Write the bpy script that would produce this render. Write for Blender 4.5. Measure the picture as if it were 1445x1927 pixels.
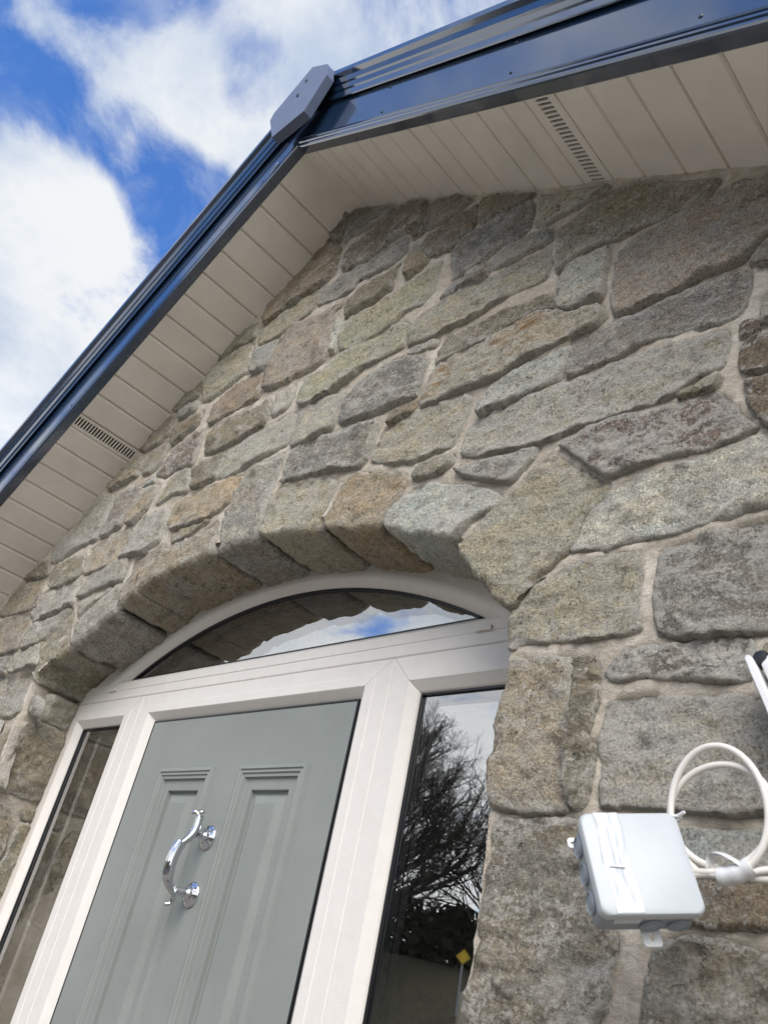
import bpy, bmesh, math, random, itertools
import numpy as np
from mathutils import Vector, Matrix
for o in list(bpy.data.objects): bpy.data.objects.remove(o)
S=bpy.context.scene; COL=S.collection
R=math.radians
# ---------------------------------------------------------------- camera
cam=bpy.data.cameras.new('camera'); co=bpy.data.objects.new('camera',cam); COL.objects.link(co); S.camera=co
CAM=np.array([1.741,-1.01,1.55])
RC=np.array([[0.72590881,0.65991269,0.19383406],[-0.22740161,0.49624833,-0.83786998],[-0.64911086,0.56413902,0.51029624]])
u,_,vt=np.linalg.svd(RC); RC=u@vt
m=Matrix.Identity(4)
for i in range(3):
    m[i][0]=RC[0,i]; m[i][1]=-RC[1,i]; m[i][2]=-RC[2,i]; m[i][3]=CAM[i]
co.matrix_world=m
cam.sensor_fit='VERTICAL'; cam.sensor_height=24; cam.sensor_width=18; cam.lens=24*1527.35/1927
cam.clip_start=0.05; cam.clip_end=3000
cam.dof.use_dof=True; cam.dof.focus_distance=2.3; cam.dof.aperture_fstop=8.0
S.render.resolution_x=767; S.render.resolution_y=1024
# ---------------------------------------------------------------- world
SUN_EL=R(42)
sx,sy,sz=0.45,-0.62,0.0
h=math.hypot(sx,sy); ce,se=math.cos(SUN_EL),math.sin(SUN_EL)
SUN_DIR=Vector((sx/h*ce,sy/h*ce,se))
W=bpy.data.worlds.new('World'); S.world=W; W.use_nodes=True
nt=W.node_tree; nt.nodes.clear()
class NG:
    """small helper to write node graphs"""
    def __init__(s,t): s.t=t
    def n(s,typ,ins=None,**kw):
        nd=s.t.nodes.new(typ)
        for k,v in kw.items(): setattr(nd,k,v)
        for k,v in (ins or {}).items():
            if isinstance(v,bpy.types.NodeSocket): s.t.links.new(v,nd.inputs[k])
            else: nd.inputs[k].default_value=v
        return nd
    def m(s,op,a,b=0.0,c=0.0,clamp=False):
        nd=s.n('ShaderNodeMath',{0:a,1:b,2:c},operation=op,use_clamp=clamp); return nd.outputs[0]
    def v(s,op,a,b=(0,0,0)):
        nd=s.n('ShaderNodeVectorMath',{0:a,1:b},operation=op)
        return nd.outputs['Value'] if op in('DOT_PRODUCT','LENGTH','DISTANCE') else nd.outputs[0]
    def noise(s,vec,scale,detail=4,rough=.55,dist=0.0,lac=2.0):
        return s.n('ShaderNodeTexNoise',{'Vector':vec,'Scale':scale,'Detail':detail,'Roughness':rough,'Distortion':dist,'Lacunarity':lac}).outputs[0]
    def ramp(s,x,a,b,c=0.0,d=1.0,smooth=True):
        nd=s.n('ShaderNodeMapRange',{0:x,1:a,2:b,3:c,4:d},interpolation_type='SMOOTHSTEP' if smooth else 'LINEAR')
        return nd.outputs[0]
    def mix(s,f,a,b,mode='MIX'):
        nd=s.n('ShaderNodeMix',data_type='RGBA',blend_type=mode,clamp_factor=True)
        for k,v in ((0,f),(6,a),(7,b)):
            if isinstance(v,bpy.types.NodeSocket): s.t.links.new(v,nd.inputs[k])
            else: nd.inputs[k].default_value=v if k==0 else (tuple(v)+(1,) if len(v)==3 else v)
        return nd.outputs[2]
g=NG(nt)
tc=g.n('ShaderNodeTexCoord').outputs['Generated']
sky=g.n('ShaderNodeTexSky',sky_type='NISHITA',sun_disc=False,sun_elevation=SUN_EL,sun_rotation=math.atan2(SUN_DIR.x,SUN_DIR.y),altitude=200,air_density=1.0,dust_density=0.4,ozone_density=3.0)
sep=g.n('ShaderNodeSeparateXYZ',{0:tc})
zc=g.m('ADD',g.m('MAXIMUM',sep.outputs[2],0.0),0.22)
px=g.m('DIVIDE',sep.outputs[0],zc); py=g.m('DIVIDE',sep.outputs[1],zc)
cv=g.n('ShaderNodeCombineXYZ',{0:px,1:py,2:0.0}).outputs[0]
n1=g.noise(cv,3.0,13,.62,.3)
n2=g.noise(g.v('ADD',cv,(7.3,2.1,0)),0.9,3,.5)
n3=g.noise(g.v('ADD',cv,(1.3,9.1,3.0)),3.1,7,.6,.2)
cov=g.m('ADD',g.m('MULTIPLY',g.m('SUBTRACT',n1,.5),4.3),g.m('MULTIPLY',g.m('SUBTRACT',n2,.5),1.2))
# (direction, half-width in degrees, weight): cloud bank low on the left, a band above it, blue between
CL=[((-.30,-.35,.88),26,.45),((-.806,.16,.57),15,.55),((-.773,.105,.626),8,.25),((-.653,.04,.756),6,.25),((-.637,.106,.764),6,.32),((-.612,.18,.77),6,.34),((-.507,.172,.845),6,.22),((-.466,.189,.865),6,.20),
    ((-.714,.011,.70),5,-.42),((-.696,.043,.717),4.5,-.42),((-.685,.085,.724),4.5,-.44),((-.677,.135,.723),4.5,-.46),((-.676,.198,.71),5,-.62),((-.696,.206,.687),4,-.4),((-.609,.037,.792),4,-.35),((-.562,.17,.809),3.5,-.35)]
for c,wd,w in CL:
    d=g.v('DOT_PRODUCT',tc,tuple(Vector(c).normalized()))
    cov=g.m('ADD',cov,g.m('MULTIPLY',g.ramp(d,math.cos(R(wd)),math.cos(R(wd*.15))),w))
cov=g.m('ADD',cov,g.ramp(sep.outputs[2],.52,.22,0.04,1.0))
n4=g.noise(g.v('ADD',cv,(3.7,8.2,1.0)),4.2,10,.62,1.1)
mask=g.m('MAXIMUM',g.ramp(cov,-.16,.62),g.m('MULTIPLY',g.ramp(n4,.43,.78),.55))
ccol=g.mix(g.ramp(n3,.36,.62),(3.3,3.9,4.9),(5.5,5.65,5.8))
ccol=g.mix(g.ramp(sep.outputs[2],.55,.15),ccol,(9.2,9.4,9.6))
skyc=g.mix(1.0,sky.outputs[0],(0.70,1.12,1.68),'MULTIPLY')
out=g.mix(mask,skyc,ccol)
bg=g.n('ShaderNodeBackground',{0:out,1:0.1})
wo=g.n('ShaderNodeOutputWorld',{0:bg.outputs[0]})
# ---------------------------------------------------------------- sun behind thin cloud
sl=bpy.data.lights.new('sun','SUN'); sl.energy=2.6; sl.angle=R(45); sl.color=(1,.92,.82)
so=bpy.data.objects.new('sun',sl); COL.objects.link(so); so.rotation_euler=(-SUN_DIR).to_track_quat('-Z','Y').to_euler(); so.location=(6,-8,12)
S.view_settings.view_transform='Standard'; S.view_settings.look='None'; S.view_settings.gamma=1; S.view_settings.use_curve_mapping=False
S.view_settings.exposure=0.70
S.render.engine='CYCLES'
S.cycles.max_bounces=8; S.cycles.transparent_max_bounces=12
# ================================================================ helpers
def link(o,parent=None,**props):
    COL.objects.link(o)
    if parent is not None: o.parent=parent
    for k,v in props.items(): o[k]=v
    return o
def empty(name,loc,label,cat,group=None):
    o=bpy.data.objects.new(name,None); o.empty_display_size=.1; link(o); o.location=loc; o['label']=label; o['category']=cat
    if group:o['group']=group
    return o
def mk(name,V,F,mat,parent=None,smooth=False,attrs=None,**props):
    """mesh object in world coordinates; F: list of index tuples or (n,4) array"""
    V=np.asarray(V,float)
    off=np.zeros(3)
    me=bpy.data.meshes.new(name)
    if isinstance(F,np.ndarray):
        me.vertices.add(len(V)); me.vertices.foreach_set('co',V.ravel())
        k=F.shape[1]; me.loops.add(F.size); me.loops.foreach_set('vertex_index',F.ravel().astype(np.int32))
        me.polygons.add(len(F)); me.polygons.foreach_set('loop_start',np.arange(0,F.size,k,dtype=np.int32)); me.polygons.foreach_set('loop_total',np.full(len(F),k,np.int32))
        me.update(calc_edges=True)
    else: me.from_pydata([tuple(v) for v in V],[],[tuple(f) for f in F])
    me.validate()
    if smooth: me.polygons.foreach_set('use_smooth',np.ones(len(me.polygons),bool))
    for k,v in (attrs or {}).items():
        a=me.attributes.new(k,'FLOAT','POINT'); a.data.foreach_set('value',np.asarray(v,np.float32))
    if mat: me.materials.append(mat)
    o=bpy.data.objects.new(name,me)
    link(o,parent,**props)
    if parent is not None and parent.type=='EMPTY': o.matrix_parent_inverse=Matrix.Translation(-parent.location)
    return o
class MB:
    def __init__(s): s.v=[];s.f=[]
    def add(s,V,F):
        k=len(s.v); s.v+= [tuple(map(float,p)) for p in V]; s.f+=[tuple(i+k for i in f) for f in F]; return s
    def box(s,a,b,M=None):
        (x0,y0,z0),(x1,y1,z1)=a,b
        V=[(x0,y0,z0),(x1,y0,z0),(x1,y1,z0),(x0,y1,z0),(x0,y0,z1),(x1,y0,z1),(x1,y1,z1),(x0,y1,z1)]
        if M is not None: V=[tuple(M@Vector(p)) for p in V]
        return s.add(V,[(0,3,2,1),(4,5,6,7),(0,1,5,4),(1,2,6,5),(2,3,7,6),(3,0,4,7)])
    def tube(s,P,r,n=10,cap=True,flat=1.0,ref=(0.0,0.0,1.0)):
        P=[np.array(p,float) for p in P]; k=len(P)
        rr=r if hasattr(r,'__len__') else [r]*k
        base=len(s.v); N=None
        for i,p in enumerate(P):
            t=P[min(i+1,k-1)]-P[max(i-1,0)]; t/=np.linalg.norm(t)+1e-12
            if N is None:
                a=np.array(ref) if abs(t@np.array(ref))<.9 else np.array([1.0,0,0]); N=np.cross(t,a)
            N=N-(N@t)*t; N/=np.linalg.norm(N)+1e-12; B=np.cross(t,N)
            for j in range(n):
                q=2*math.pi*j/n; s.v.append(tuple(p+rr[i]*(math.cos(q)*N+math.sin(q)*flat*B)))
        for i in range(k-1):
            for j in range(n):
                a=base+i*n+j;b=base+i*n+(j+1)%n; s.f.append((a,b,b+n,a+n))
        if cap:
            s.f.append(tuple(base+j for j in reversed(range(n)))); s.f.append(tuple(base+(k-1)*n+j for j in range(n)))
        return s
    def lathe(s,prof,o,ax,n=28):
        """prof: (dist along axis, radius)"""
        o=np.array(o,float);ax=np.array(ax,float);ax/=np.linalg.norm(ax)
        a=np.array([0,0,1.0]) if abs(ax[2])<.9 else np.array([1.0,0,0]); N=np.cross(ax,a);N/=np.linalg.norm(N);B=np.cross(ax,N)
        base=len(s.v)
        for d,r in prof:
            for j in range(n):
                q=2*math.pi*j/n; s.v.append(tuple(o+ax*d+r*(math.cos(q)*N+math.sin(q)*B)))
        for i in range(len(prof)-1):
            for j in range(n):
                a=base+i*n+j;b=base+i*n+(j+1)%n; s.f.append((a,b,b+n,a+n))
        s.f.append(tuple(base+(len(prof)-1)*n+j for j in range(n))); s.f.append(tuple(base+j for j in reversed(range(n))))
        return s
    def build(s,name,mat,parent=None,smooth=False,bevel=0,**props):
        o=mk(name,s.v,s.f,mat,parent,smooth,**props)
        bm=bmesh.new(); bm.from_mesh(o.data); bmesh.ops.recalc_face_normals(bm,faces=bm.faces)
        if bevel: bmesh.ops.bevel(bm,geom=list(bm.edges),offset=bevel,segments=2,profile=.7,affect='EDGES',clamp_overlap=True)
        bm.to_mesh(o.data); bm.free()
        if smooth:
            o.data.set_sharp_from_angle(angle=R(38)) if hasattr(o.data,'set_sharp_from_angle') else None
        return o
def ext(prof,path_fn,ends):
    """sweep closed profile between two end functions -> MB"""
    b=MB(); n=len(prof); V=[ends[0](p) for p in prof]+[ends[1](p) for p in prof]
    b.add(V,[(i,(i+1)%n,n+(i+1)%n,n+i) for i in range(n)]+[tuple(reversed(range(n))),tuple(range(n,2*n))]); return b
# ---- numpy value noise
def _h(i,j,k):
    x=(i.astype(np.uint32)*np.uint32(374761393)+j.astype(np.uint32)*np.uint32(668265263)+k.astype(np.uint32)*np.uint32(2246822519))
    x=(x^(x>>np.uint32(13)))*np.uint32(1274126177); x=x^(x>>np.uint32(16)); return (x&np.uint32(0xffffff)).astype(float)/0xffffff*2-1
def vn(p):
    i=np.floor(p).astype(np.int64); f=p-i; f=f*f*f*(f*(f*6-15)+10); r=0
    for a in(0,1):
        for b in(0,1):
            for c in(0,1):
                w=(f[:,0] if a else 1-f[:,0])*(f[:,1] if b else 1-f[:,1])*(f[:,2] if c else 1-f[:,2])
                r=r+w*_h(i[:,0]+a,i[:,1]+b,i[:,2]+c)
    return r
def fbm(p,o=3,g=.5):
    s=0;a=1
    for k in range(o): s=s+a*vn(p*(2**k)+k*17.3); a*=g
    return s
# ================================================================ materials
MATS={}
def mat(name):
    m=bpy.data.materials.new(name); m.use_nodes=True; t=m.node_tree; t.nodes.clear(); g=NG(t)
    b=g.n('ShaderNodeBsdfPrincipled'); o=g.n('ShaderNodeOutputMaterial',{0:b.outputs[0]}); MATS[name]=m
    def setp(**kw):
        for k,v in kw.items():
            k=k.replace('_',' ')
            if isinstance(v,bpy.types.NodeSocket): t.links.new(v,b.inputs[k])
            else: b.inputs[k].default_value=v if not(isinstance(v,tuple) and len(v)==3) else v+(1,)
    return m,g,b,setp,o
def pos(g): return g.n('ShaderNodeNewGeometry').outputs['Position']
def bump(g,h,dist,strength=1.0,n=None):
    ins={'Strength':strength,'Distance':dist,'Height':h}
    if n is not None: ins['Normal']=n
    return g.n('ShaderNodeBump',ins).outputs[0]
def m_stone():
    m,g,b,sp,_=mat('stone')
    oi=g.n('ShaderNodeObjectInfo'); P=pos(g)
    seed=g.n('ShaderNodeCombineXYZ',{0:g.m('MULTIPLY',oi.outputs['Random'],37.0),1:g.m('MULTIPLY',oi.outputs['Random'],91.0),2:0.0}).outputs[0]
    att=lambda n:g.n('ShaderNodeAttribute',attribute_type='OBJECT',attribute_name=n).outputs['Fac']
    gs=g.ramp(oi.outputs['Random'],0,1,.72,1.45,False)
    p=g.n('ShaderNodeVectorMath',{0:g.v('ADD',P,seed),'Scale':gs},operation='SCALE').outputs[0]
    ps=g.v('MULTIPLY',p,(1.0,1.0,1.7))
    A=g.noise(ps,10,5,.6,.5); B=g.noise(ps,42,9,.76,.4); C=g.noise(p,190,6,.75); D=g.noise(p,900,2,.6)
    edge=g.n('ShaderNodeAttribute',attribute_type='GEOMETRY',attribute_name='edge').outputs['Fac']
    base=oi.outputs['Color']
    warm=g.mix(1.0,base,(1.05,1.0,.91),'MULTIPLY'); cool=g.mix(1.0,base,(.93,.97,.98),'MULTIPLY')
    col=g.mix(g.ramp(A,.36,.64),cool,warm)
    sc=lambda f,lo,hi,a,bb: g.ramp(f,lo,hi,a,bb,False)
    mul=g.m('MULTIPLY',g.m('MULTIPLY',sc(B,.3,.7,.58,1.42),sc(C,.34,.66,.36,1.66)),sc(D,.3,.7,.7,1.3))
    mv=g.n('ShaderNodeCombineXYZ',{0:mul,1:mul,2:mul}).outputs[0]
    soft=g.mix(g.ramp(oi.outputs['Random'],0,1,.68,1.0,False),(1,1,1),mv)
    col=g.mix(1.0,col,soft,'MULTIPLY')
    # broad chalky bloom
    S3=g.noise(g.v('ADD',ps,(5.1,2.2,8.8)),8,9,.72,1.0)
    bl=g.m('MULTIPLY',g.ramp(S3,.51,.585),g.m('MINIMUM',g.m('MULTIPLY',att('lime'),1.35),.74))
    k3=sc(C,.34,.66,.72,1.28); k3v=g.n('ShaderNodeCombineXYZ',{0:k3,1:k3,2:k3}).outputs[0]
    col=g.mix(bl,col,g.mix(1.0,(.44,.425,.375),k3v,'MULTIPLY'))
    # rust run
    rn=g.noise(g.v('MULTIPLY',p,(9,9,30)),1.0,5,.65,.6)
    col=g.mix(g.m('MULTIPLY',g.ramp(rn,.52,.68),att('rust')),col,(.27,.14,.05))
    # dark pits, lichen and damp stains
    L=g.noise(p,85,6,.75); L2=g.noise(p,13,4,.6)
    dk=g.m('MULTIPLY',g.ramp(L,.565,.63),g.ramp(L2,.38,.60))
    col=g.mix(g.m('MULTIPLY',dk,g.m('ADD',.35,att('lichen'))),col,(.045,.043,.040))
    st=g.noise(g.v('MULTIPLY',p,(7,7,4)),1.0,5,.65,.5)
    col=g.mix(g.m('MULTIPLY',g.ramp(st,.54,.70),g.m('MULTIPLY',att('lichen'),.8)),col,(.075,.070,.060))
    # hairline cracks
    cr=g.noise(g.v('MULTIPLY',p,(5,5,9)),1.0,5,.6,.8)
    ck=g.m('MULTIPLY',g.ramp(g.m('ABSOLUTE',g.m('SUBTRACT',cr,.47)),.0,.007,1.0,0.0),g.ramp(L2,.50,.62))
    col=g.mix(g.m('MULTIPLY',ck,.6),col,(.05,.047,.042))
    # lime bloom and mortar smears, stronger towards the joints; small pale flecks everywhere
    S1=g.noise(ps,16,9,.76,.8); S2=g.noise(p,120,5,.75)
    s=g.m('ADD',g.m('MULTIPLY',S1,1.0),g.m('MULTIPLY',S2,.85))
    thr=g.m('SUBTRACT',1.105,g.m('ADD',g.m('MULTIPLY',att('lime'),.32),g.m('MULTIPLY',g.m('POWER',edge,1.6),.21)))
    lm=g.ramp(g.m('SUBTRACT',s,thr),-.005,.045)
    k2=sc(C,.34,.66,.66,1.26); k2v=g.n('ShaderNodeCombineXYZ',{0:k2,1:k2,2:k2}).outputs[0]
    col=g.mix(g.m('MULTIPLY',lm,.78),col,g.mix(1.0,(.50,.48,.425),k2v,'MULTIPLY'))
    fl=g.noise(g.v('MULTIPLY',p,(1.0,1.0,2.2)),105,4,.72,.6)
    col=g.mix(g.m('MULTIPLY',g.ramp(fl,.58,.655),.66),col,(.50,.485,.43))
    sp(Base_Color=col,Roughness=.93,Specular_IOR_Level=.25)
    hh=g.m('ADD',g.m('MULTIPLY',B,.75),g.m('ADD',g.m('MULTIPLY',C,.6),g.m('SUBTRACT',g.m('MULTIPLY',D,.12),g.m('MULTIPLY',ck,.25))))
    sp(Normal=bump(g,hh,.012,.95))
    return m
def m_mortar():
    m,g,b,sp,_=mat('mortar'); p=pos(g)
    A=g.noise(p,12,5,.6); B=g.noise(g.v('MULTIPLY',p,(1,1,1.4)),55,8,.75,.6); C=g.noise(p,420,4,.75)
    col=g.mix(g.ramp(A,.35,.65),(.54,.475,.38),(.69,.635,.535))
    k=g.m('MULTIPLY',g.ramp(B,.3,.7,.75,1.22,False),g.ramp(C,.3,.7,.82,1.18,False)); kv=g.n('ShaderNodeCombineXYZ',{0:k,1:k,2:k}).outputs[0]
    sp(Base_Color=g.mix(1.0,col,kv,'MULTIPLY'),Roughness=.95,Specular_IOR_Level=.2)
    sp(Normal=bump(g,g.m('ADD',g.m('MULTIPLY',A,.8),g.m('ADD',B,g.m('MULTIPLY',C,.4))),.012,.9)); return m
def m_plain(name,col,rough=.5,var=.06,grain=None,bumpd=0.0,spec=.5,metal=0.0,coat=0.0,scale=30):
    m,g,b,sp,_=mat(name); p=pos(g)
    A=g.noise(p,scale,5,.6); v=g.ramp(A,.3,.7,1-var,1+var,False)
    kv=g.n('ShaderNodeCombineXYZ',{0:v,1:v,2:v}).outputs[0]
    A2=g.noise(p,5,4,.6)
    sp(Base_Color=g.mix(1.0,col,kv,'MULTIPLY'),Roughness=g.ramp(A2,.3,.7,rough*.85,rough*1.15,False),Specular_IOR_Level=spec,Metallic=metal,Coat_Weight=coat)
    if bumpd:
        v=g.v('MULTIPLY',p,grain or (1,1,1)); sp(Normal=bump(g,g.noise(v,1.0,4,.6),bumpd,.6))
    return m
STONES=[["A1","o",[[926,3186],[942,3191],[994,3191],[1062,3194],[1102,3200],[995,3266],[954,3294],[882,3337],[883,3213]]],
["A2","k",[[967,2993],[984,2992],[1045,3021],[1105,3009],[1179,3008],[1255,3005],[1309,3004],[1341,3036],[1235,3110],[1139,3185],[1074,3188],[953,3141]]],
["A3","p",[[1110,2920],[1109,2842],[1118,2779],[1174,2771],[1239,2772],[1296,2786],[1360,2778],[1402,2809],[1462,2834],[1471,2975],[1431,2990],[1383,3001],[1315,3011],[1255,3001],[1147,2991],[1117,2983]]],
["A3b","p",[[1372,2770],[1455,2722],[1462,2822],[1406,2798]]],
["A4","l",[[976,2922],[989,2866],[1012,2844],[1061,2839],[1091,2844],[1094,2886],[1097,2946],[1097,3003],[1049,3008],[1006,3003],[978,2982]]],
["A5","v",[[1022,2731],[1016,2690],[1021,2664],[1109,2662],[1172,2670],[1241,2665],[1336,2648],[1369,2659],[1383,2726],[1382,2756],[1344,2769],[1254,2760],[1181,2761],[1131,2760],[1019,2769]]],
["A6","g",[[1396,2610],[1447,2590],[1453,2681],[1396,2682]]],
["A7","q",[[1357,2596],[1393,2595],[1391,2612],[1392,2632],[1356,2631]]],
["I1","m",[[901,2524],[981,2514],[1010,2512],[1072,2520],[1132,2521],[1200,2518],[1250,2522],[1294,2547],[1331,2547],[1342,2585],[1342,2634],[1268,2640],[1196,2643],[1113,2647],[1073,2640],[997,2649],[916,2648],[846,2644],[784,2624],[777,2583],[787,2541]]],
["I2","o",[[1269,2503],[1294,2505],[1328,2503],[1329,2529],[1294,2524],[1253,2517],[1252,2505]]],
["I3","q",[[1062,2452],[1104,2406],[1134,2383],[1182,2387],[1244,2391],[1305,2386],[1344,2388],[1384,2397],[1353,2447],[1330,2493],[1294,2499],[1251,2497],[1178,2503],[1073,2506],[1018,2491]]],
["I4","n",[[1357,2522],[1389,2503],[1441,2485],[1447,2581],[1403,2588],[1357,2591]]],
["I4b","n",[[1364,2457],[1393,2399],[1433,2365],[1440,2479],[1359,2507]]],
["I5","l",[[1122,2345],[1082,2308],[1064,2260],[1067,2252],[1134,2241],[1187,2245],[1232,2245],[1269,2249],[1349,2249],[1426,2253],[1434,2378],[1388,2384],[1316,2382],[1269,2374],[1193,2372],[1151,2364]]],
["J1","o*",[[851,2273],[888,2234],[923,2195],[962,2164],[969,2178],[993,2205],[1031,2229],[1064,2251],[1077,2291],[1087,2319],[1119,2346],[1140,2364],[1120,2382],[1114,2387],[1061,2432],[1010,2480],[959,2449],[917,2410],[915,2407],[864,2361],[832,2322],[829,2307]]],
["J2","o*",[[954,2114],[966,2086],[983,2094],[1045,2091],[1110,2085],[1169,2084],[1200,2087],[1192,2115],[1195,2169],[1195,2221],[1167,2230],[1115,2228],[1061,2223],[1011,2205],[970,2170],[952,2148]]],
["K1","d",[[1221,2183],[1218,2129],[1226,2077],[1270,2062],[1301,2065],[1341,2061],[1414,2051],[1426,2244],[1387,2242],[1327,2233],[1258,2226],[1223,2222]]],
["K2","d",[[1164,2016],[1238,2011],[1302,1998],[1349,1991],[1357,2003],[1358,2052],[1331,2056],[1270,2058],[1203,2064],[1169,2057],[1144,2027],[1147,2020]]],
["K3","g",[[1142,1923],[1146,1869],[1144,1830],[1206,1828],[1275,1827],[1339,1825],[1398,1826],[1406,1965],[1325,1974],[1275,1980],[1244,1979],[1212,1992],[1178,1994],[1155,1985],[1139,1971]]],
["K4","o",[[1367,1992],[1410,1988],[1413,2045],[1370,2047]]],
["L1","w*",[[964,2038],[959,1989],[955,1917],[960,1865],[964,1830],[1007,1824],[1058,1824],[1106,1823],[1097,1870],[1090,1923],[1091,1961],[1085,2003],[1085,2060],[1074,2066],[1026,2065],[972,2066]]],
["L2","k",[[1092,1979],[1095,1925],[1099,1874],[1108,1829],[1124,1829],[1131,1849],[1137,1894],[1133,1923],[1116,1928],[1124,1954],[1136,1980],[1135,2033],[1121,2056],[1086,2058]]],
["M1","e*",[[973,1763],[972,1715],[974,1666],[971,1608],[960,1568],[968,1526],[1160,1558],[1161,1582],[1175,1606],[1175,1631],[1183,1662],[1174,1719],[1160,1816],[1109,1816],[1019,1816],[977,1815]]],
["N1","e",[[1220,1616],[1217,1572],[1392,1601],[1397,1679],[1361,1678],[1344,1683],[1307,1688],[1276,1689],[1250,1683],[1222,1666]]],
["N2","n",[[1237,1742],[1241,1700],[1282,1701],[1308,1700],[1339,1699],[1398,1700],[1402,1760],[1365,1757],[1321,1750],[1293,1748]]],
["N3","b",[[1214,1752],[1282,1756],[1334,1760],[1403,1767],[1405,1808],[1349,1805],[1309,1806],[1276,1804],[1214,1797]]],
["H1","r",[[637,2827],[614,2763],[624,2741],[691,2741],[767,2744],[840,2737],[939,2759],[1027,2771],[1080,2768],[1102,2789],[1090,2825],[1028,2837],[999,2844],[952,2878],[897,2890],[819,2875],[709,2874],[643,2862]]],
["H2","k",[[731,2872],[807,2872],[874,2883],[921,2886],[975,2883],[965,2930],[890,2944],[799,2951],[706,2962],[652,2954],[639,2917],[640,2865]]],
["H3","b",[[808,2668],[809,2639],[853,2649],[916,2652],[976,2650],[1006,2656],[1015,2707],[1020,2761],[1007,2755],[958,2750],[901,2739],[827,2718],[814,2702]]],
["H4","o",[[488,2675],[489,2635],[571,2595],[632,2583],[750,2583],[763,2622],[779,2695],[769,2728],[605,2738],[515,2737]]],
["H5","o",[[672,2522],[722,2522],[764,2536],[767,2558],[742,2566],[638,2561],[645,2531]]],
["H6","d",[[800,2488],[852,2464],[913,2439],[930,2437],[950,2465],[974,2485],[982,2507],[897,2504],[822,2514],[765,2510]]],
["H7","c*",[[605,2411],[656,2395],[721,2375],[801,2339],[799,2340],[812,2350],[843,2380],[886,2387],[910,2409],[891,2421],[840,2454],[837,2457],[778,2478],[701,2504],[650,2510],[623,2479],[593,2456],[587,2431]]],
["G2","t*",[[401,2466],[489,2436],[577,2418],[582,2432],[590,2453],[613,2481],[630,2519],[622,2554],[516,2592],[445,2614],[409,2599],[380,2484]]],
["G3","o*",[[154,2507],[181,2500],[284,2485],[349,2481],[350,2496],[381,2590],[377,2618],[323,2634],[132,2665],[118,2660],[115,2590],[119,2520]]],
["F1","g*",[[-47,2499],[-5,2505],[50,2503],[114,2504],[110,2526],[108,2585],[107,2664],[114,2728],[114,2788],[67,2785],[-18,2786],[-62,2768],[-81,2708],[-84,2636],[-93,2602],[-50,2505]]],
["F2","w*",[[-369,2581],[-369,2531],[-360,2476],[-338,2480],[-248,2494],[-133,2506],[-85,2513],[-100,2574],[-115,2626],[-140,2621],[-205,2600],[-349,2588]]],
["F3","w*",[[-534,2527],[-534,2468],[-507,2410],[-467,2437],[-415,2454],[-446,2448],[-384,2476],[-343,2482],[-361,2537],[-368,2589],[-388,2613],[-432,2603],[-486,2588],[-549,2593]]],
["E1","g*",[[-773,2404],[-779,2367],[-741,2313],[-737,2315],[-652,2350],[-603,2377],[-541,2393],[-550,2425],[-552,2456],[-558,2504],[-586,2505],[-703,2455],[-779,2412]]],
["E2","m",[[-783,2416],[-692,2469],[-600,2506],[-651,2510],[-758,2489],[-845,2475]]],
["O1","o*",[[-936,2247],[-906,2278],[-843,2299],[-777,2324],[-812,2379],[-823,2422],[-859,2464],[-906,2495],[-949,2462],[-995,2408],[-1030,2373],[-992,2316],[-980,2274],[-938,2207]]],
["E3","g",[[-791,2503],[-724,2511],[-568,2517],[-566,2545],[-587,2606],[-724,2611],[-864,2597],[-868,2542],[-860,2503]]],
["E4","g",[[-1186,2533],[-1171,2468],[-1146,2460],[-973,2476],[-871,2488],[-886,2545],[-889,2589],[-947,2592],[-1132,2591],[-1208,2587]]],
["E5","k",[[-1142,2598],[-1095,2589],[-942,2595],[-910,2615],[-925,2645],[-961,2712],[-1082,2706],[-1219,2711],[-1201,2660]]],
["E6","w",[[-872,2596],[-786,2594],[-657,2597],[-662,2614],[-647,2674],[-671,2741],[-702,2744],[-870,2727],[-935,2719],[-920,2648],[-892,2603]]],
["E7","g",[[-563,2605],[-489,2592],[-416,2627],[-425,2695],[-435,2739],[-459,2762],[-599,2775],[-636,2741],[-646,2683],[-652,2600]]],
["E8","g",[[-1174,2711],[-1061,2744],[-897,2743],[-902,2814],[-922,2895],[-935,2953],[-1066,2968],[-1150,2920],[-1205,2856],[-1263,2795],[-1258,2720]]],
["E9","v",[[-901,2856],[-882,2744],[-837,2747],[-754,2766],[-735,2825],[-713,2870],[-739,2932],[-848,2947],[-920,2944]]],
["E10","w",[[-652,2745],[-659,2760],[-614,2788],[-592,2839],[-580,2881],[-603,2902],[-714,2910],[-711,2888],[-722,2817],[-719,2764]]],
["E11","w",[[-1560,2547],[-1492,2532],[-1390,2530],[-1226,2517],[-1203,2531],[-1213,2592],[-1218,2659],[-1327,2666],[-1441,2673],[-1512,2632],[-1521,2580]]],
["E12","n",[[-1263,2668],[-1217,2668],[-1247,2713],[-1320,2753],[-1395,2709],[-1434,2677]]],
["E13","q",[[-1176,2473],[-1187,2524],[-1188,2574],[-1225,2581],[-1220,2521]]],
["O3","p",[[-1388,2357],[-1339,2355],[-1273,2350],[-1163,2350],[-1168,2378],[-1179,2441],[-1191,2486],[-1228,2509],[-1349,2518],[-1467,2525],[-1523,2485]]],
["O4","g",[[-1065,2358],[-979,2366],[-952,2395],[-907,2447],[-876,2479],[-911,2475],[-1006,2456],[-1148,2454],[-1156,2417],[-1159,2353]]],
["O5","m",[[-1196,2274],[-1045,2271],[-947,2273],[-973,2323],[-988,2354],[-1163,2350],[-1208,2315],[-1224,2287]]],
["O6","v",[[-1306,2279],[-1258,2277],[-1228,2284],[-1213,2313],[-1184,2350],[-1256,2348],[-1384,2353]]],
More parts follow.
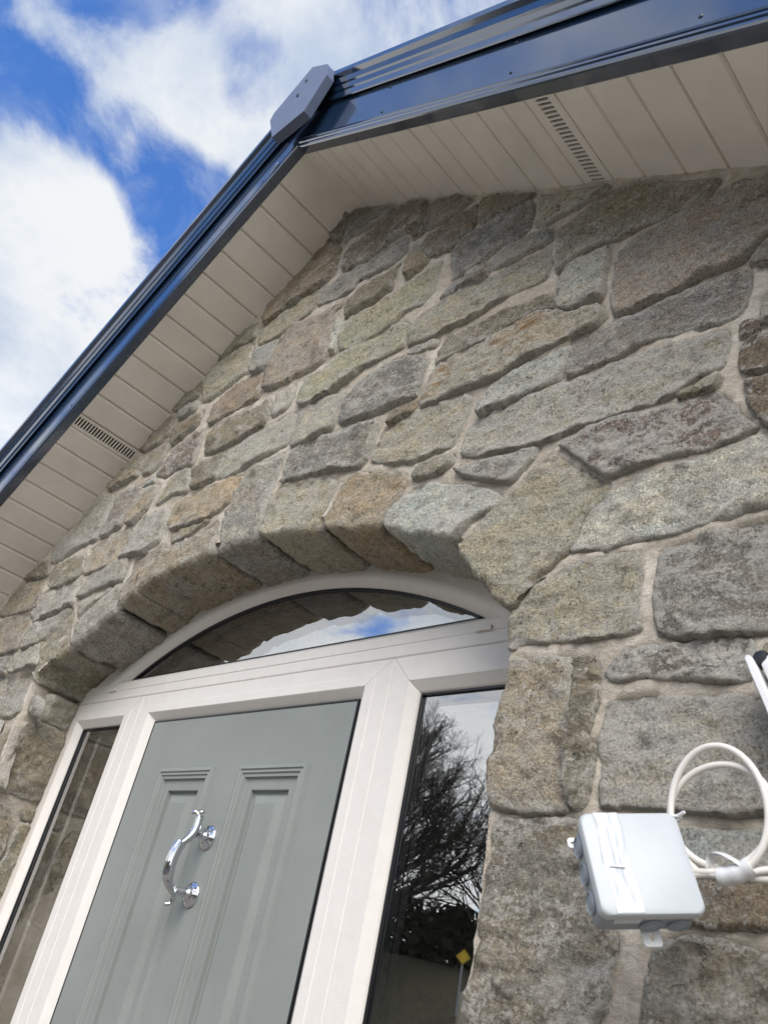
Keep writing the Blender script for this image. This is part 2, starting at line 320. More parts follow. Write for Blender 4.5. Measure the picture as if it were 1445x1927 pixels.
["O7","g",[[-1044,2104],[-921,2113],[-970,2192],[-949,2211],[-970,2263],[-990,2278],[-1100,2258],[-1111,2170],[-1107,2111]]],
["O8","g",[[-1180,2113],[-1118,2109],[-1110,2142],[-1114,2208],[-1103,2261],[-1238,2282],[-1367,2288]]],
["O9","d",[[-864,2099],[-852,2120],[-857,2153],[-936,2177],[-953,2160],[-917,2116]]],
["P1","w",[[-921,1872],[-880,1879],[-907,1933],[-926,1999],[-927,2045],[-923,2086],[-983,2077],[-1047,2040],[-1033,1978]]],
["R1","o^",[[83,2114],[125,2113],[193,2120],[200,2162],[198,2200],[192,2207],[132,2202],[77,2200],[82,2119]]],
["R2","w^",[[18,2043],[21,1999],[25,1934],[41,1872],[121,1879],[184,1880],[190,1916],[190,1987],[191,2057],[184,2103],[137,2108],[83,2105],[21,2084]]],
["R3","o^",[[143,1824],[162,1818],[195,1828],[189,1857],[152,1854],[135,1845]]],
["R4","o^",[[150,1712],[136,1677],[175,1513],[195,1580],[202,1612],[198,1659],[198,1707],[197,1759],[188,1816],[153,1810],[143,1781]]],
["R5","w^",[[108,1640],[128,1707],[132,1730],[127,1787],[116,1817],[82,1841],[32,1843]]],
["D1","w",[[-964,2970],[-904,2987],[-791,2992],[-789,3036],[-786,3090],[-881,3117],[-969,3058],[-1015,2995]]],
["D2","p",[[-814,3110],[-722,3119],[-669,3140],[-687,3245],[-736,3254],[-811,3203],[-890,3131]]],
["D3","o",[[-679,2966],[-648,3009],[-633,3068],[-672,3121],[-712,3115],[-773,3081],[-772,2986]]],
["D4","k",[[-685,3255],[-634,3266],[-560,3273],[-553,3312],[-569,3356],[-668,3329],[-754,3272]]],
["D5","b",[[-589,3186],[-545,3195],[-535,3226],[-544,3256],[-630,3260],[-664,3231],[-650,3195]]],
["C5","o",[[-464,3215],[-350,3232],[-294,3257],[-246,3246],[-282,3353],[-304,3416],[-424,3427],[-540,3416],[-569,3391],[-552,3319],[-513,3220]]],
["D7","x",[[-358,3070],[-319,3079],[-203,3084],[-134,3084],[-135,3111],[-140,3188],[-171,3222],[-238,3227],[-339,3222],[-434,3182],[-399,3076]]],
["D8","n",[[-610,3064],[-581,3074],[-523,3092],[-471,3106],[-481,3149],[-487,3187],[-571,3180],[-654,3175],[-649,3118]]],
["D9","q",[[-574,2910],[-556,2913],[-493,2921],[-403,2910],[-401,2963],[-409,3003],[-411,3055],[-429,3076],[-577,3067],[-622,3025],[-645,2946]]],
["D10","k",[[-267,2918],[-181,2918],[-116,2933],[-43,2945],[-39,2949],[-37,2982],[-48,3035],[-81,3061],[-117,3047],[-187,3053],[-347,3064],[-365,3038],[-378,2992],[-351,2929]]],
["D11","b",[[-684,2906],[-627,2917],[-639,2949],[-667,2948],[-734,2950],[-716,2911]]],
["D14","o",[[-526,2798],[-461,2810],[-356,2790],[-375,2837],[-408,2902],[-481,2912],[-543,2892],[-549,2836],[-570,2793]]],
["D15","k",[[-278,2790],[-211,2795],[-210,2861],[-207,2903],[-251,2909],[-335,2911],[-399,2897],[-344,2798]]],
["F4","m",[[-156,2786],[-85,2796],[-10,2803],[30,2803],[124,2812],[115,2868],[112,2924],[96,2940],[-4,2940],[-78,2930],[-98,2918],[-193,2897],[-217,2841],[-211,2793]]],
["F5","t",[[-347,2647],[-227,2640],[-135,2654],[-82,2678],[-81,2720],[-70,2775],[-146,2787],[-243,2780],[-347,2786],[-420,2773],[-420,2718],[-403,2669]]],
["F6","o",[[-263,2603],[-194,2620],[-136,2635],[-246,2633],[-360,2638],[-336,2597]]],
["G4","m",[[135,2798],[206,2788],[264,2792],[313,2799],[315,2828],[320,2902],[308,2923],[142,2949],[119,2925],[125,2859]]],
["G5","d",[[246,2663],[363,2645],[452,2625],[474,2635],[481,2682],[489,2706],[499,2743],[435,2772],[363,2780],[247,2791],[135,2798],[144,2673]]],
["G6","d",[[383,2787],[463,2783],[537,2784],[603,2789],[599,2847],[615,2892],[588,2926],[504,2963],[462,2958],[369,2943],[327,2915],[329,2800]]],
["G7","n",[[565,2732],[610,2736],[610,2777],[564,2773],[511,2771],[521,2726]]],
["G8","u",[[158,2942],[236,2943],[335,2976],[356,2996],[453,2983],[513,2990],[514,3032],[503,3088],[446,3113],[369,3088],[247,3102],[214,3076],[109,3064],[98,3000],[105,2955]]],
["C6","m",[[12,2963],[49,2974],[65,2997],[61,3046],[47,3069],[-45,3078],[-18,2962]]],
["C7","p",[[-49,3088],[65,3088],[127,3095],[170,3110],[164,3144],[146,3211],[156,3224],[132,3326],[182,3343],[172,3372],[119,3353],[-85,3373],[-124,3357],[-133,3321],[-131,3208],[-126,3117]]],
["C7b","l",[[210,3117],[194,3196],[204,3241],[187,3311],[175,3332],[140,3317],[166,3211],[180,3123]]],
["C8","b",[[-211,3220],[-167,3224],[-132,3238],[-134,3282],[-150,3350],[-267,3362],[-265,3314],[-240,3238]]],
["C9","o",[[-233,3365],[-139,3365],[-97,3374],[-55,3382],[-17,3397],[18,3418],[18,3480],[0,3501],[-78,3504],[-199,3484],[-276,3466],[-276,3424],[-268,3378]]],
["C10","u",[[-490,3426],[-411,3442],[-307,3423],[-290,3441],[-326,3525],[-384,3539],[-454,3491],[-533,3457],[-538,3426]]],
["C11","n",[[-190,3493],[-79,3507],[-20,3513],[66,3524],[63,3596],[59,3675],[-46,3795],[-181,3668],[-243,3625],[-298,3577],[-274,3476]]],
["B1","d",[[103,3695],[170,3679],[271,3674],[303,3703],[115,3847],[47,3881],[40,3806],[61,3682]]],
["B1b","k",[[50,3693],[40,3806],[31,3884],[-24,3867],[-45,3802]]],
["B2","n",[[256,3492],[358,3530],[413,3504],[422,3514],[461,3520],[457,3618],[373,3673],[334,3680],[271,3674],[117,3649],[96,3604],[115,3501]]],
["B3","g",[[111,3392],[169,3384],[192,3382],[214,3415],[369,3392],[422,3416],[411,3498],[362,3514],[258,3484],[94,3500],[27,3485],[21,3458],[27,3409]]],
["B4","k",[[229,3260],[337,3268],[399,3275],[385,3307],[391,3354],[410,3392],[378,3380],[290,3370],[197,3366],[195,3310],[208,3247]]],
["B5","u",[[261,3096],[356,3095],[440,3113],[465,3144],[547,3133],[568,3154],[579,3198],[582,3283],[540,3286],[426,3259],[282,3250],[210,3239],[208,3186],[221,3127]]],
["B6","t",[[474,3291],[515,3301],[526,3325],[454,3427],[432,3422],[443,3279]]],
["B7","n",[[532,3321],[620,3300],[627,3343],[671,3349],[677,3406],[673,3459],[611,3460],[537,3454],[473,3440],[472,3396]]],
["B8","p",[[536,3458],[609,3467],[653,3486],[577,3556],[464,3613],[461,3574],[481,3470]]],
["B8b","k",[[448,3450],[479,3465],[462,3516],[424,3506],[428,3464]]],
["B9","k",[[731,3344],[768,3350],[811,3340],[860,3338],[867,3353],[793,3400],[692,3464],[680,3428],[697,3344]]],
["B10","d",[[673,3173],[733,3180],[789,3201],[838,3196],[871,3212],[873,3266],[866,3325],[840,3324],[769,3344],[675,3329],[605,3298],[617,3238],[625,3171]]],
["B11","v",[[684,3115],[762,3116],[754,3167],[685,3160],[627,3162],[605,3144],[597,3110]]],
["B12","g",[[827,3116],[886,3115],[949,3115],[942,3164],[903,3188],[873,3193],[794,3196],[759,3172],[770,3120]]],
["B13","o",[[640,2971],[717,2976],[793,2994],[869,2990],[940,2992],[953,3038],[940,3106],[849,3113],[767,3106],[678,3116],[597,3108],[517,3082],[524,2985]]],
["B15","m",[[575,2943],[637,2932],[642,2962],[608,2969],[538,2973],[520,2961]]]]
STONE=m_stone(); MORTAR=m_mortar()
TRIM=m_plain('cream_foil',(.68,.655,.61),.42,.03,(60,60,900),.0006,.4)
TRIMH=m_plain('cream_foil_rail',(.68,.655,.61),.42,.03,(900,60,60),.0006,.4)
SOFF=m_plain('cream_soffit',(.78,.735,.655),.4,.075,(500,30,500),.0006,.4,scale=7)
DARK=m_plain('anthracite_gloss',(.013,.031,.068),.13,.12,None,0,1.0,coat=.55,scale=14)
DARKM=m_plain('anthracite_matt',(.13,.16,.24),.5,.08,None,0,.35,scale=14)
BLACK=m_plain('black_gasket',(.008,.009,.012),.35,.1)
VENT_SHADE=m_plain('vent_shade_black',(.004,.004,.005),1.0,.1,spec=.05)  # matt black that paints the shade behind the vent slots
SLATE=m_plain('roof_slate',(.05,.052,.058),.6,.2,(20,20,20),.004)
CHROME=m_plain('chrome',(.66,.67,.69),.06,.02,metal=1.0)
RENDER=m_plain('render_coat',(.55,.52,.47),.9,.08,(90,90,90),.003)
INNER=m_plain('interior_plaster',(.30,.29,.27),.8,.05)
SCREW=m_plain('screw_steel',(.05,.055,.065),.35,.1,metal=.6)
def m_door():
    m,g,b,sp,_=mat('door_paint'); p=pos(g)
    w=g.n('ShaderNodeSeparateXYZ',{0:p})
    d=g.noise(p,3.2,3,.5)
    # embossed wood grain: long streaks up the stiles
    v=g.n('ShaderNodeCombineXYZ',{0:g.m('ADD',g.m('MULTIPLY',w.outputs[0],160.0),g.m('MULTIPLY',d,26.0)),1:0.0,2:g.m('MULTIPLY',w.outputs[2],9.0)}).outputs[0]
    G=g.noise(v,1.0,4,.65)
    A=g.noise(p,4,4,.6)
    sp(Base_Color=g.mix(g.ramp(A,.3,.7),(.208,.228,.212),(.232,.252,.237)),Roughness=.45,Specular_IOR_Level=.4)
    sp(Normal=bump(g,G,.0011,.7)); return m
DOOR=m_door()
def m_glass():
    m=bpy.data.materials.new('glass'); m.use_nodes=True; t=m.node_tree; t.nodes.clear(); g=NG(t)
    f=g.n('ShaderNodeFresnel',{'IOR':1.5}).outputs[0]
    p=pos(g)
    w=g.noise(p,5,2,.4)
    nrm=bump(g,w,.0006,.35)
    gl=g.n('ShaderNodeBsdfGlossy',{'Color':(1,1,1,1),'Roughness':0.0,'Normal':nrm}).outputs[0]
    tr=g.n('ShaderNodeBsdfTransparent',{0:(.93,.95,.94,1)}).outputs[0]
    mx=g.n('ShaderNodeMixShader',{0:g.m('MINIMUM',g.m('MULTIPLY',f,7.0),.38),1:tr,2:gl}).outputs[0]
    g.n('ShaderNodeOutputMaterial',{0:mx}); return m
GLASS=m_glass()
# ---- geometry constants (metres; wall face y=0, outside is -y)
mR,bR=-0.63537182,3.92111901; mL,bL=0.77728759,3.83575885
AX,AZ=0.0604,3.8827
OV=-.25
def soff_z(x): return np.where(x>AX,mR*x+bR,mL*x+bL)
XL,XR=-1.585,1.80
DEPTH=2.6
ARC_C=(0.02,.895); ARC_R=1.62; SPRING=2.20
def op_out(x,z):
    """distance outside the arched opening (negative inside)"""
    x=np.asarray(x,float); z=np.asarray(z,float)
    dj=np.maximum(x-.957,-.93-x)
    da=np.hypot(x-ARC_C[0],z-ARC_C[1])-ARC_R
    return np.where(z<SPRING-.02,dj,np.maximum(da,dj*1.0-0.02))
house=empty('stone_house',(0,.1,0),'stone fronted gabled porch with a grey panelled door under an arched fanlight','house')
# ---------------------------------------------------------------- wall: mortar bed
def build_mortar():
    st=.010
    xs=np.arange(XL,XR+1e-6,st); zs=np.arange(0,3.95,st)
    X,Z=np.meshgrid(xs,zs); n=X.shape
    p=np.stack([X.ravel(),np.zeros(X.size),Z.ravel()],1)
    y=.0035+.0035*fbm(p*9+3,2)+.0025*fbm(p*60,2)
    xv=p[:,0]; y=y+.020*np.clip((-.80-xv)/.10,0,1)*np.clip((2.25-p[:,2])/.08,0,1)
    # the bed lies behind each stone and comes forward only in the joints
    for nm,tn,pp in STONES:
        if '^' in tn: continue
        P=np.array(pp,float)/1000; lo,hi=P.min(0)-.01,P.max(0)+.01
        I=np.where((xv>lo[0])&(xv<hi[0])&(p[:,2]>lo[1])&(p[:,2]<hi[1]))[0]; qx,qz=xv[I],p[I,2]
        ins=np.zeros(len(I),bool); dd=np.full(len(I),9.)
        for k in range(len(P)):
            A,Bq=P[k-1],P[k]; e=Bq-A
            c=((A[1]>qz)!=(Bq[1]>qz))&(qx<e[0]*(qz-A[1])/(e[1] if abs(e[1])>1e-9 else 1e-9)+A[0]); ins^=c
            t=np.clip(((qx-A[0])*e[0]+(qz-A[1])*e[1])/(e@e+1e-12),0,1); dd=np.minimum(dd,np.hypot(qx-A[0]-t*e[0],qz-A[1]-t*e[1]))
        y[I]=np.where(ins,y[I]+np.clip((dd-.002)/.010,0,1)*.03,y[I])
    V=np.stack([xv,y,p[:,2]],1)
    idx=np.arange(X.size).reshape(n)
    F=np.stack([idx[:-1,:-1],idx[:-1,1:],idx[1:,1:],idx[1:,:-1]],-1).reshape(-1,4)
    cx=V[F].mean(1)
    keep=(op_out(cx[:,0],cx[:,2])>np.where(cx[:,2]>2.16,.032,.008))&(cx[:,2]<soff_z(cx[:,0])+.02)
    F=F[keep]
    used=np.unique(F); mp=np.zeros(len(V),int); mp[used]=np.arange(len(used))
    return mk('gable_wall',V[used],mp[F],MORTAR,house,True)
wall=build_mortar()
# sleeve of mortar lining the opening
def opening_curve(off,n=60):
    pts=[(-.963-off,0.0)]+[(-.963-off,z) for z in np.linspace(.2,2.15,12)]
    a0=math.atan2(SPRING-ARC_C[1],-.957-ARC_C[0]); a1=math.atan2(SPRING-ARC_C[1],.957-ARC_C[0])
    for t in np.linspace(0,1,n):
        a=a0+(a1-a0)*t; e=off+.024+.035*min(1,max(0,(.16-t)/.08)); pts.append((ARC_C[0]+(ARC_R+e)*math.cos(a),ARC_C[1]+(ARC_R+e)*math.sin(a)))
    pts+=[(.963+off,z) for z in np.linspace(2.15,.2,12)]+[(.963+off,0.0)]
    return pts
ys=np.r_[.013,np.linspace(.010,.215,14)]
V=[]
for q,y in enumerate(ys):
    oc=opening_curve(.05 if q==0 else 0.0); k=len(oc)
    for (x,z) in oc:
        t=(y-.02)/.17; xx=x+(.04*(1-t) if x<-.9 else 0); V.append((xx,y,z))
V=np.array(V); nn=fbm(V*40,2)*.003; V[:,0]+=nn*np.sign(V[:,0]); V[:,2]+=nn*(V[:,2]>2.15)
idx=np.arange(len(V)).reshape(len(ys),k)
mk('opening_lining',V,np.stack([idx[:-1,:-1],idx[:-1,1:],idx[1:,1:],idx[1:,:-1]],-1).reshape(-1,4),MORTAR,wall,True)
# ---------------------------------------------------------------- stones
SR=lambda r,gg,bb:tuple(((c/255+.055)/1.055)**2.4 if c>10 else c/255/12.92 for c in (r,gg,bb))
TONE={'o':(128,122,102),'g':(121,119,113),'d':(92,91,90),'k':(109,100,82),'p':(121,108,98),'q':(84,68,66),'n':(98,83,67),'l':(150,150,142),'m':(138,136,123),
 'r':(131,123,106),'t':(138,118,92),'b':(117,124,124),'v':(99,95,96),'u':(123,122,97),'w':(127,114,96),'e':(104,98,87),'c':(140,150,146),'x':(112,94,80)}
LIME={'q':.62,'d':.50,'m':.44,'l':.3,'v':.4,'c':.5,'g':.46,'e':.34,'o':.34,'w':.3,'r':.3,'b':.4}
RUST={'r':.9,'t':.06,'n':.12,'x':.25,'w':.06,'p':.04,'c':.0}
ALB=1.8
def area2(q): x,y=q[:,0],q[:,1]; return .5*np.sum(x*np.roll(y,-1)-y*np.roll(x,-1))
def chaikin(P,maxc):
    out=[]
    n=len(P)
    for i in range(n):
        a,b,c=P[i-1],P[i],P[(i+1)%n]
        la,lc=np.linalg.norm(a-b),np.linalg.norm(c-b)
        out.append(b+(a-b)*min(.30,maxc/la)); out.append(b+(c-b)*min(.30,maxc/lc))
    return np.array(out)
def resample(P,n,closed=True):
    Q=np.vstack([P,P[:1]]) if closed else P
    d=np.r_[0,np.cumsum(np.linalg.norm(np.diff(Q,axis=0),axis=1))]
    t=np.linspace(0,d[-1],n+1)[:-1] if closed else np.linspace(0,d[-1],n)
    return np.stack([np.interp(t,d,Q[:,0]),np.interp(t,d,Q[:,1])],1)
def stone_mesh(P,reveal,mapf,seed,res,rough=1.0,y0=0.0,proud=.026,grow=.0062,flat=False):
    rng=np.random.RandomState(seed)
    n=len(P)
    Tn=np.roll(P,-1,0)-np.roll(P,1,0); Nn=np.stack([Tn[:,1],-Tn[:,0]],1); Nn/=np.linalg.norm(Nn,axis=1)[:,None]+1e-9; P=P+Nn*grow
    m=chaikin(chaikin(P,.008),.004)
    D=resample(m,420)
    # corners: largest inscribed quad
    cand=list(range(n))
    rv=None
    if reveal:
        o=op_out(P[:,0],P[:,1]); near=[i for i in cand if o[i]<(.046 if P[:,0].mean()<-.8 and P[:,1].mean()>2.2 else .03)]
        # longest cyclic run of near vertices
        best=[]
        for s0 in cand:
            r=[];j=s0
            while j%n in near and len(r)<n: r.append(j%n); j+=1
            if len(r)>len(best): best=r
        if len(best)>=2: rv=(best[0],best[-1])
    bq=None;ba=-1
    for q in itertools.combinations(cand,4):
        if rv:
            if rv[0] not in q or rv[1] not in q: continue
            i0,i1=q.index(rv[0]),q.index(rv[1])
            if (i0+1)%4!=i1: continue
        a=area2(P[list(q)])
        if a>ba: ba=a;bq=q
    if bq is None:
        rv=None
        for q in itertools.combinations(cand,4):
            a=area2(P[list(q)])
            if a>ba: ba=a;bq=q
    q=list(bq)
    if rv:
        while q[0]!=rv[0]: q=q[1:]+q[:1]
    ci=[int(np.argmin(np.linalg.norm(D-P[c],axis=1))) for c in q]
    sides=[]
    for a,b in zip(ci,ci[1:]+ci[:1]):
        b2=b if b>a else b+len(D)
        sides.append(D[np.arange(a,b2+1)%len(D)])
    L=[np.linalg.norm(np.diff(s,axis=0),axis=1).sum() for s in sides]
    N=int(np.clip(max(L[0],L[2])/res,6,90)); M=int(np.clip(max(L[1],L[3])/res,6,90))
    b0=resample(sides[0],N+1,False); r1=resample(sides[1],M+1,False); t2=resample(sides[2],N+1,False)[::-1]; l3=resample(sides[3],M+1,False)[::-1]
    def wob(B):
        p=np.stack([B[:,0],np.full(len(B),seed*.37),B[:,1]],1)
        return B+np.stack([fbm(p*30,3)*.0033+fbm(p*110+5,2)*.0016,fbm(p*30+50,3)*.0033+fbm(p*110+90,2)*.0016],1)
    b0,r1,t2,l3=map(wob,(b0,r1,t2,l3))
    uu=np.linspace(0,1,N+1)[None,:,None]; vv=np.linspace(0,1,M+1)[:,None,None]
    G=(1-vv)*b0[None]+vv*t2[None]+(1-uu)*l3[:,None]+uu*r1[:,None]-((1-uu)*(1-vv)*b0[0]+uu*(1-vv)*b0[-1]+(1-uu)*vv*t2[0]+uu*vv*t2[-1])
    pts=G.reshape(-1,2)
    segs=[r1,t2[::-1],l3[::-1]]+([] if rv else [b0])
    d=np.full(len(pts),9.)
    for s in segs:
        A=s[:-1];Bv=s[1:]-A; w=pts[:,None]-A[None]; tt=np.clip((w*Bv).sum(-1)/((Bv**2).sum(-1)+1e-12),0,1)
        d=np.minimum(d,np.linalg.norm(w-tt[...,None]*Bv,axis=-1).min(1))
    p3=np.stack([pts[:,0],np.full(len(pts),seed*.731),pts[:,1]],1)
    er=.0065+.004*fbm(p3*14+9,2)+rng.uniform(-.0015,.0025)
    er=np.clip(er,.0035,.02)
    x=np.clip(d/er,0,1); prof=1-(1-x)**2.4
    c=pts.mean(0); tilt=rng.uniform(-.045,.045,2)*(0.6 if reveal else 1)
    face=proud+rng.uniform(-.004,.006)+np.clip((pts-c)@tilt,-.005,.005)+(np.clip((c[1]-pts[:,1])*.07,-.005,.006) if not flat else 0)
    q1=fbm(p3*np.array([7,7,9.])+seed,2)*1.7; fq=q1-np.floor(q1); terr=(np.floor(q1)+np.clip((fq-.36)/.28,0,1)**1)*1.0-q1.mean()
    hN=terr*.0042+fbm(p3*16+31,2)*.0042+(np.abs(fbm(p3*34+77,3))-.3)*.0058+fbm(p3*95+11,2)*.0019
    # cleft faces: the block is cut back by a few tilted planes
    ext_=np.abs(pts-c).max(0)+1e-6
    for kf in range(3):
        ang=rng.uniform(0,2*math.pi); dv=np.array([math.cos(ang),math.sin(ang)]); q0=c+dv*ext_*rng.uniform(.5,.9)
        pl=face+.003-((pts-q0)@dv)*rng.uniform(.08,.25)
        face=np.minimum(face,np.maximum(pl,.006))
    # split facets: every few centimetres the break runs on another small plane
    lo,hi=pts.min(0),pts.max(0); ns=int(np.clip(np.prod(hi-lo)/.0011,4,160)); sd=lo+rng.rand(ns,2)*(hi-lo); sl_=rng.normal(0,.17,(ns,2)); of=rng.normal(0,.0012,ns)
    pw=pts+np.stack([fbm(p3*28,2),fbm(p3*28+40,2)],1)*.007
    d2=np.linalg.norm((pw[:,None]-sd[None])*np.array([.75,1.25]),axis=-1); o2=np.argpartition(d2,1,axis=1)[:,:2]
    ar=np.arange(len(pts)); da_,db_=d2[ar,o2[:,0]],d2[ar,o2[:,1]]
    fv=lambda k:np.clip(((pts-sd[k])*sl_[k]).sum(1),-.006,.006)+of[k]
    wgt=np.clip(.5+(db_-da_)/.008,0,1); hN=hN*.75+(fv(o2[:,0])*wgt+fv(o2[:,1])*(1-wgt))*.62
    h=(face+hN*rough+.012)*prof-.020            # -.020: below the mortar line at the joint
    edge=np.clip(1-d/min(.03,.5*d.max()),0,1)
    if rv:
        s=np.linalg.norm(G-G[:1],axis=-1).reshape(-1); ra=.012+.007*vn(p3*25+3); xx=np.clip(s/ra,0,1)
        h=h-ra*(1-np.sqrt(1-(1-xx)**2))
    V=mapf(pts[:,0],pts[:,1],h)
    idx=np.arange((M+1)*(N+1)).reshape(M+1,N+1)
    F=[np.stack([idx[:-1,:-1],idx[:-1,1:],idx[1:,1:],idx[1:,:-1]],-1).reshape(-1,4)]
    if rv:
        K=max(6,int(.2/max(res,.007)))
        tang=np.gradient(b0,axis=0); nrm=np.stack([tang[:,1],-tang[:,0]],1); nrm/=np.linalg.norm(nrm,axis=1)[:,None]+1e-9   # ccw ring: right-hand side = outwards
        acc=np.r_[0,np.cumsum(np.linalg.norm(np.diff(b0,axis=0),axis=1))]; de=np.minimum(acc,acc[-1]-acc)
        xe=np.clip(de/.014,0,1); pe=np.sqrt(1-(1-xe)**2)
        ystart=V[:N+1,1]
        rows=[];er2=[]
        for k in range(1,K+1):
            f=k/K; yy=ystart+(.205-ystart)*f
            pp=np.stack([b0[:,0],yy,b0[:,1]],1)+seed*1.7
            o=(fbm(pp*16,2)*.006+(np.abs(fbm(pp*36+7,3))-.3)*.006+fbm(pp*90,2)*.0016)*min(1,f*3)*rough
            o=o+.004*min(1,f*4)-(1-pe)*.016
            w=b0+nrm*o[:,None]
            # left jamb splays back to the frame
            xs=w[:,0]-np.where(b0[:,0]<-.86,.042*f,0)*np.clip((2.24-b0[:,1])/.1,0,1)
            rows.append(np.stack([xs,yy,w[:,1]],1)); er2.append(np.clip(1-de/.03,0,1)*.8)
        Rr=np.concatenate(rows); base=len(V); V=np.vstack([V,Rr]); edge=np.r_[edge,np.concatenate(er2)]
        ridx=np.vstack([idx[0][None],base+np.arange(K*(N+1)).reshape(K,N+1)])
        F.append(np.stack([ridx[1:,:-1],ridx[1:,1:],ridx[:-1,1:],ridx[:-1,:-1]],-1).reshape(-1,4))
    return V,np.concatenate(F),edge
frontmap=lambda y0:(lambda a,b,h:np.stack([a,y0-h,b],1))
rn=np.array([.973,.229])
def revmap(a,b,h):   # a = depth y on the splayed left jamb
    x=(.973*-.955+.229*.19-.229*a)/.973
    return np.stack([x+rn[0]*h,a+rn[1]*h,b],1)
rs=random.Random(5)
TRACED=[]
def add_stone(P,tone,reveal,mapf,seed,res,**kw):
    V,F,e=stone_mesh(P,reveal,mapf,seed,res,**kw)
    o=mk('stone',V,F[:,::1],STONE,wall,True,attrs={'edge':e})
    t=TONE[tone]; j=1+rs.uniform(-.07,.07)
    gl_=sum(t)/3; c=[((gl_*.80+24)+(k0-gl_)*.46+v)*j for k0,v in zip(t,(2.2,.2,-5.5))]
    o.color=tuple(v*ALB for v in SR(*c))+(1,)
    o['lime']=min(1.3,LIME.get(tone,.25)*rs.uniform(.7,1.3)); o['rust']=RUST.get(tone,.04)*rs.uniform(.8,1.2); o['lichen']=rs.uniform(.05,.8)
    return o
for k,(nm,tn,pp) in enumerate(STONES):
    P=np.array(pp,float)/1000
    rev='*' in tn; plane='^' in tn; tn=tn[0]
    c=P.mean(0)
    if plane: add_stone(P,tn,False,revmap,k+1,.006,proud=.013,flat=True)
    else:
        dist=np.linalg.norm(np.array([c[0],0,c[1]])-CAM); res=float(np.clip(.0042*dist,.0042,.011))
        y0={'P1':.02,'O9':.02,'O7':.02,'O1':.009,'O8':.02}.get(nm,0.0)
        add_stone(P,tn,rev,frontmap(y0),k+1,res,y0=y0,proud=.010 if nm in('E11','O3') else .0135)
        TRACED.append(P)
# courses that run on outside the photograph
def inside(P,q):
    x,y=q; r=False; n=len(P)
    for i in range(n):
        a,b=P[i-1],P[i]
        if (a[1]>y)!=(b[1]>y) and x<(b[0]-a[0])*(y-a[1])/(b[1]-a[1]+1e-12)+a[0]: r=not r
    return r
rf=random.Random(11)
z=.0; cnt=0
while z<3.5:
    hgt=rf.uniform(.13,.20); z1=z+hgt
    xs_=np.arange(XL+.006,XR-.004,.01); run=[]
    def free(x): return all(not any(inside(T,(x,zz)) for T in TRACED) and op_out(x,zz)>.004 and zz<float(soff_z(x))-.012 for zz in np.linspace(z+.012,z1-.012,5))
    ok=[free(x) for x in xs_]; i=0
    while i<len(xs_):
        if not ok[i]: i+=1; continue
        j=i
        while j+1<len(xs_) and ok[j+1]: j+=1
        x,xe=xs_[i],xs_[j]; i=j+1
        if xe-x<.07: continue
        n_=max(1,int(round((xe-x)/rf.uniform(.25,.36)))); cuts=[x]+[x+(xe-x)*(k+rf.uniform(-.2,.2))/n_ for k in range(1,n_)]+[xe]
        for x0,x1 in zip(cuts[:-1],cuts[1:]):
            jt=lambda:rf.uniform(-.008,.008)
            P=np.array([(x0+.007,z+.007),((x0+x1)/2,z+.008+jt()),(x1-.007,z+.007+jt()),(x1-.008+jt()*.5,(z+z1)/2),(x1-.009,z1-.007),((x0+x1)/2,z1-.007+jt()),(x0+.007+jt()*.5,z1-.007)])
            rev=z1<2.15 and (op_out(x1,z+.05)<.03 or op_out(x0,z+.05)<.03)
            add_stone(P,rf.choice('oogkwdmnev'),rev,frontmap(-.004),300+cnt,.020,proud=.018); cnt+=1
    z=z1
# body of the building behind the gable
b=MB(); b.box((XL,.225,0),(XL+.02,DEPTH,2.60)).build('side_wall',RENDER,house); b=MB(); b.box((XR-.02,.225,0),(XR,DEPTH,2.765)).build('side_wall',RENDER,house); b=MB(); b.box((XL+.02,DEPTH-.02,0),(XR-.02,DEPTH,2.60)); b.build('rear_wall',RENDER,house)
# inner leaf around the opening, keeps daylight out of the room
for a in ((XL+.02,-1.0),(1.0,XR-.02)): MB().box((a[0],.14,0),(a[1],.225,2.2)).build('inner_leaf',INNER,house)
xs=np.linspace(XL+.02,XR-.02,60); zt=soff_z(xs)
V=[];F=[]
for x,zz in zip(xs,zt):
    lo=max(2.2,ARC_C[1]+math.sqrt(max(0,ARC_R**2-(x-ARC_C[0])**2))+.05) if abs(x-.02)<1.0 else 2.2
    V+=[(x,.16,min(lo,zz)),(x,.16,zz+.05)]
F=[(2*i,2*i+2,2*i+3,2*i+1) for i in range(59)]
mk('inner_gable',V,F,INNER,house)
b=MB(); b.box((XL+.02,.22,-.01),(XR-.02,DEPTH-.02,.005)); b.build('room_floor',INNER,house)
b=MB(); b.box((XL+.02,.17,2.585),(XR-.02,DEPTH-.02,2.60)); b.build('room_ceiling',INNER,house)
# returned corner stones give the left arris its thickness
b=MB(); b.box((XL-.004,.02,0),(XL+.0,.226,2.60)); b.build('corner_return',MORTAR,house)
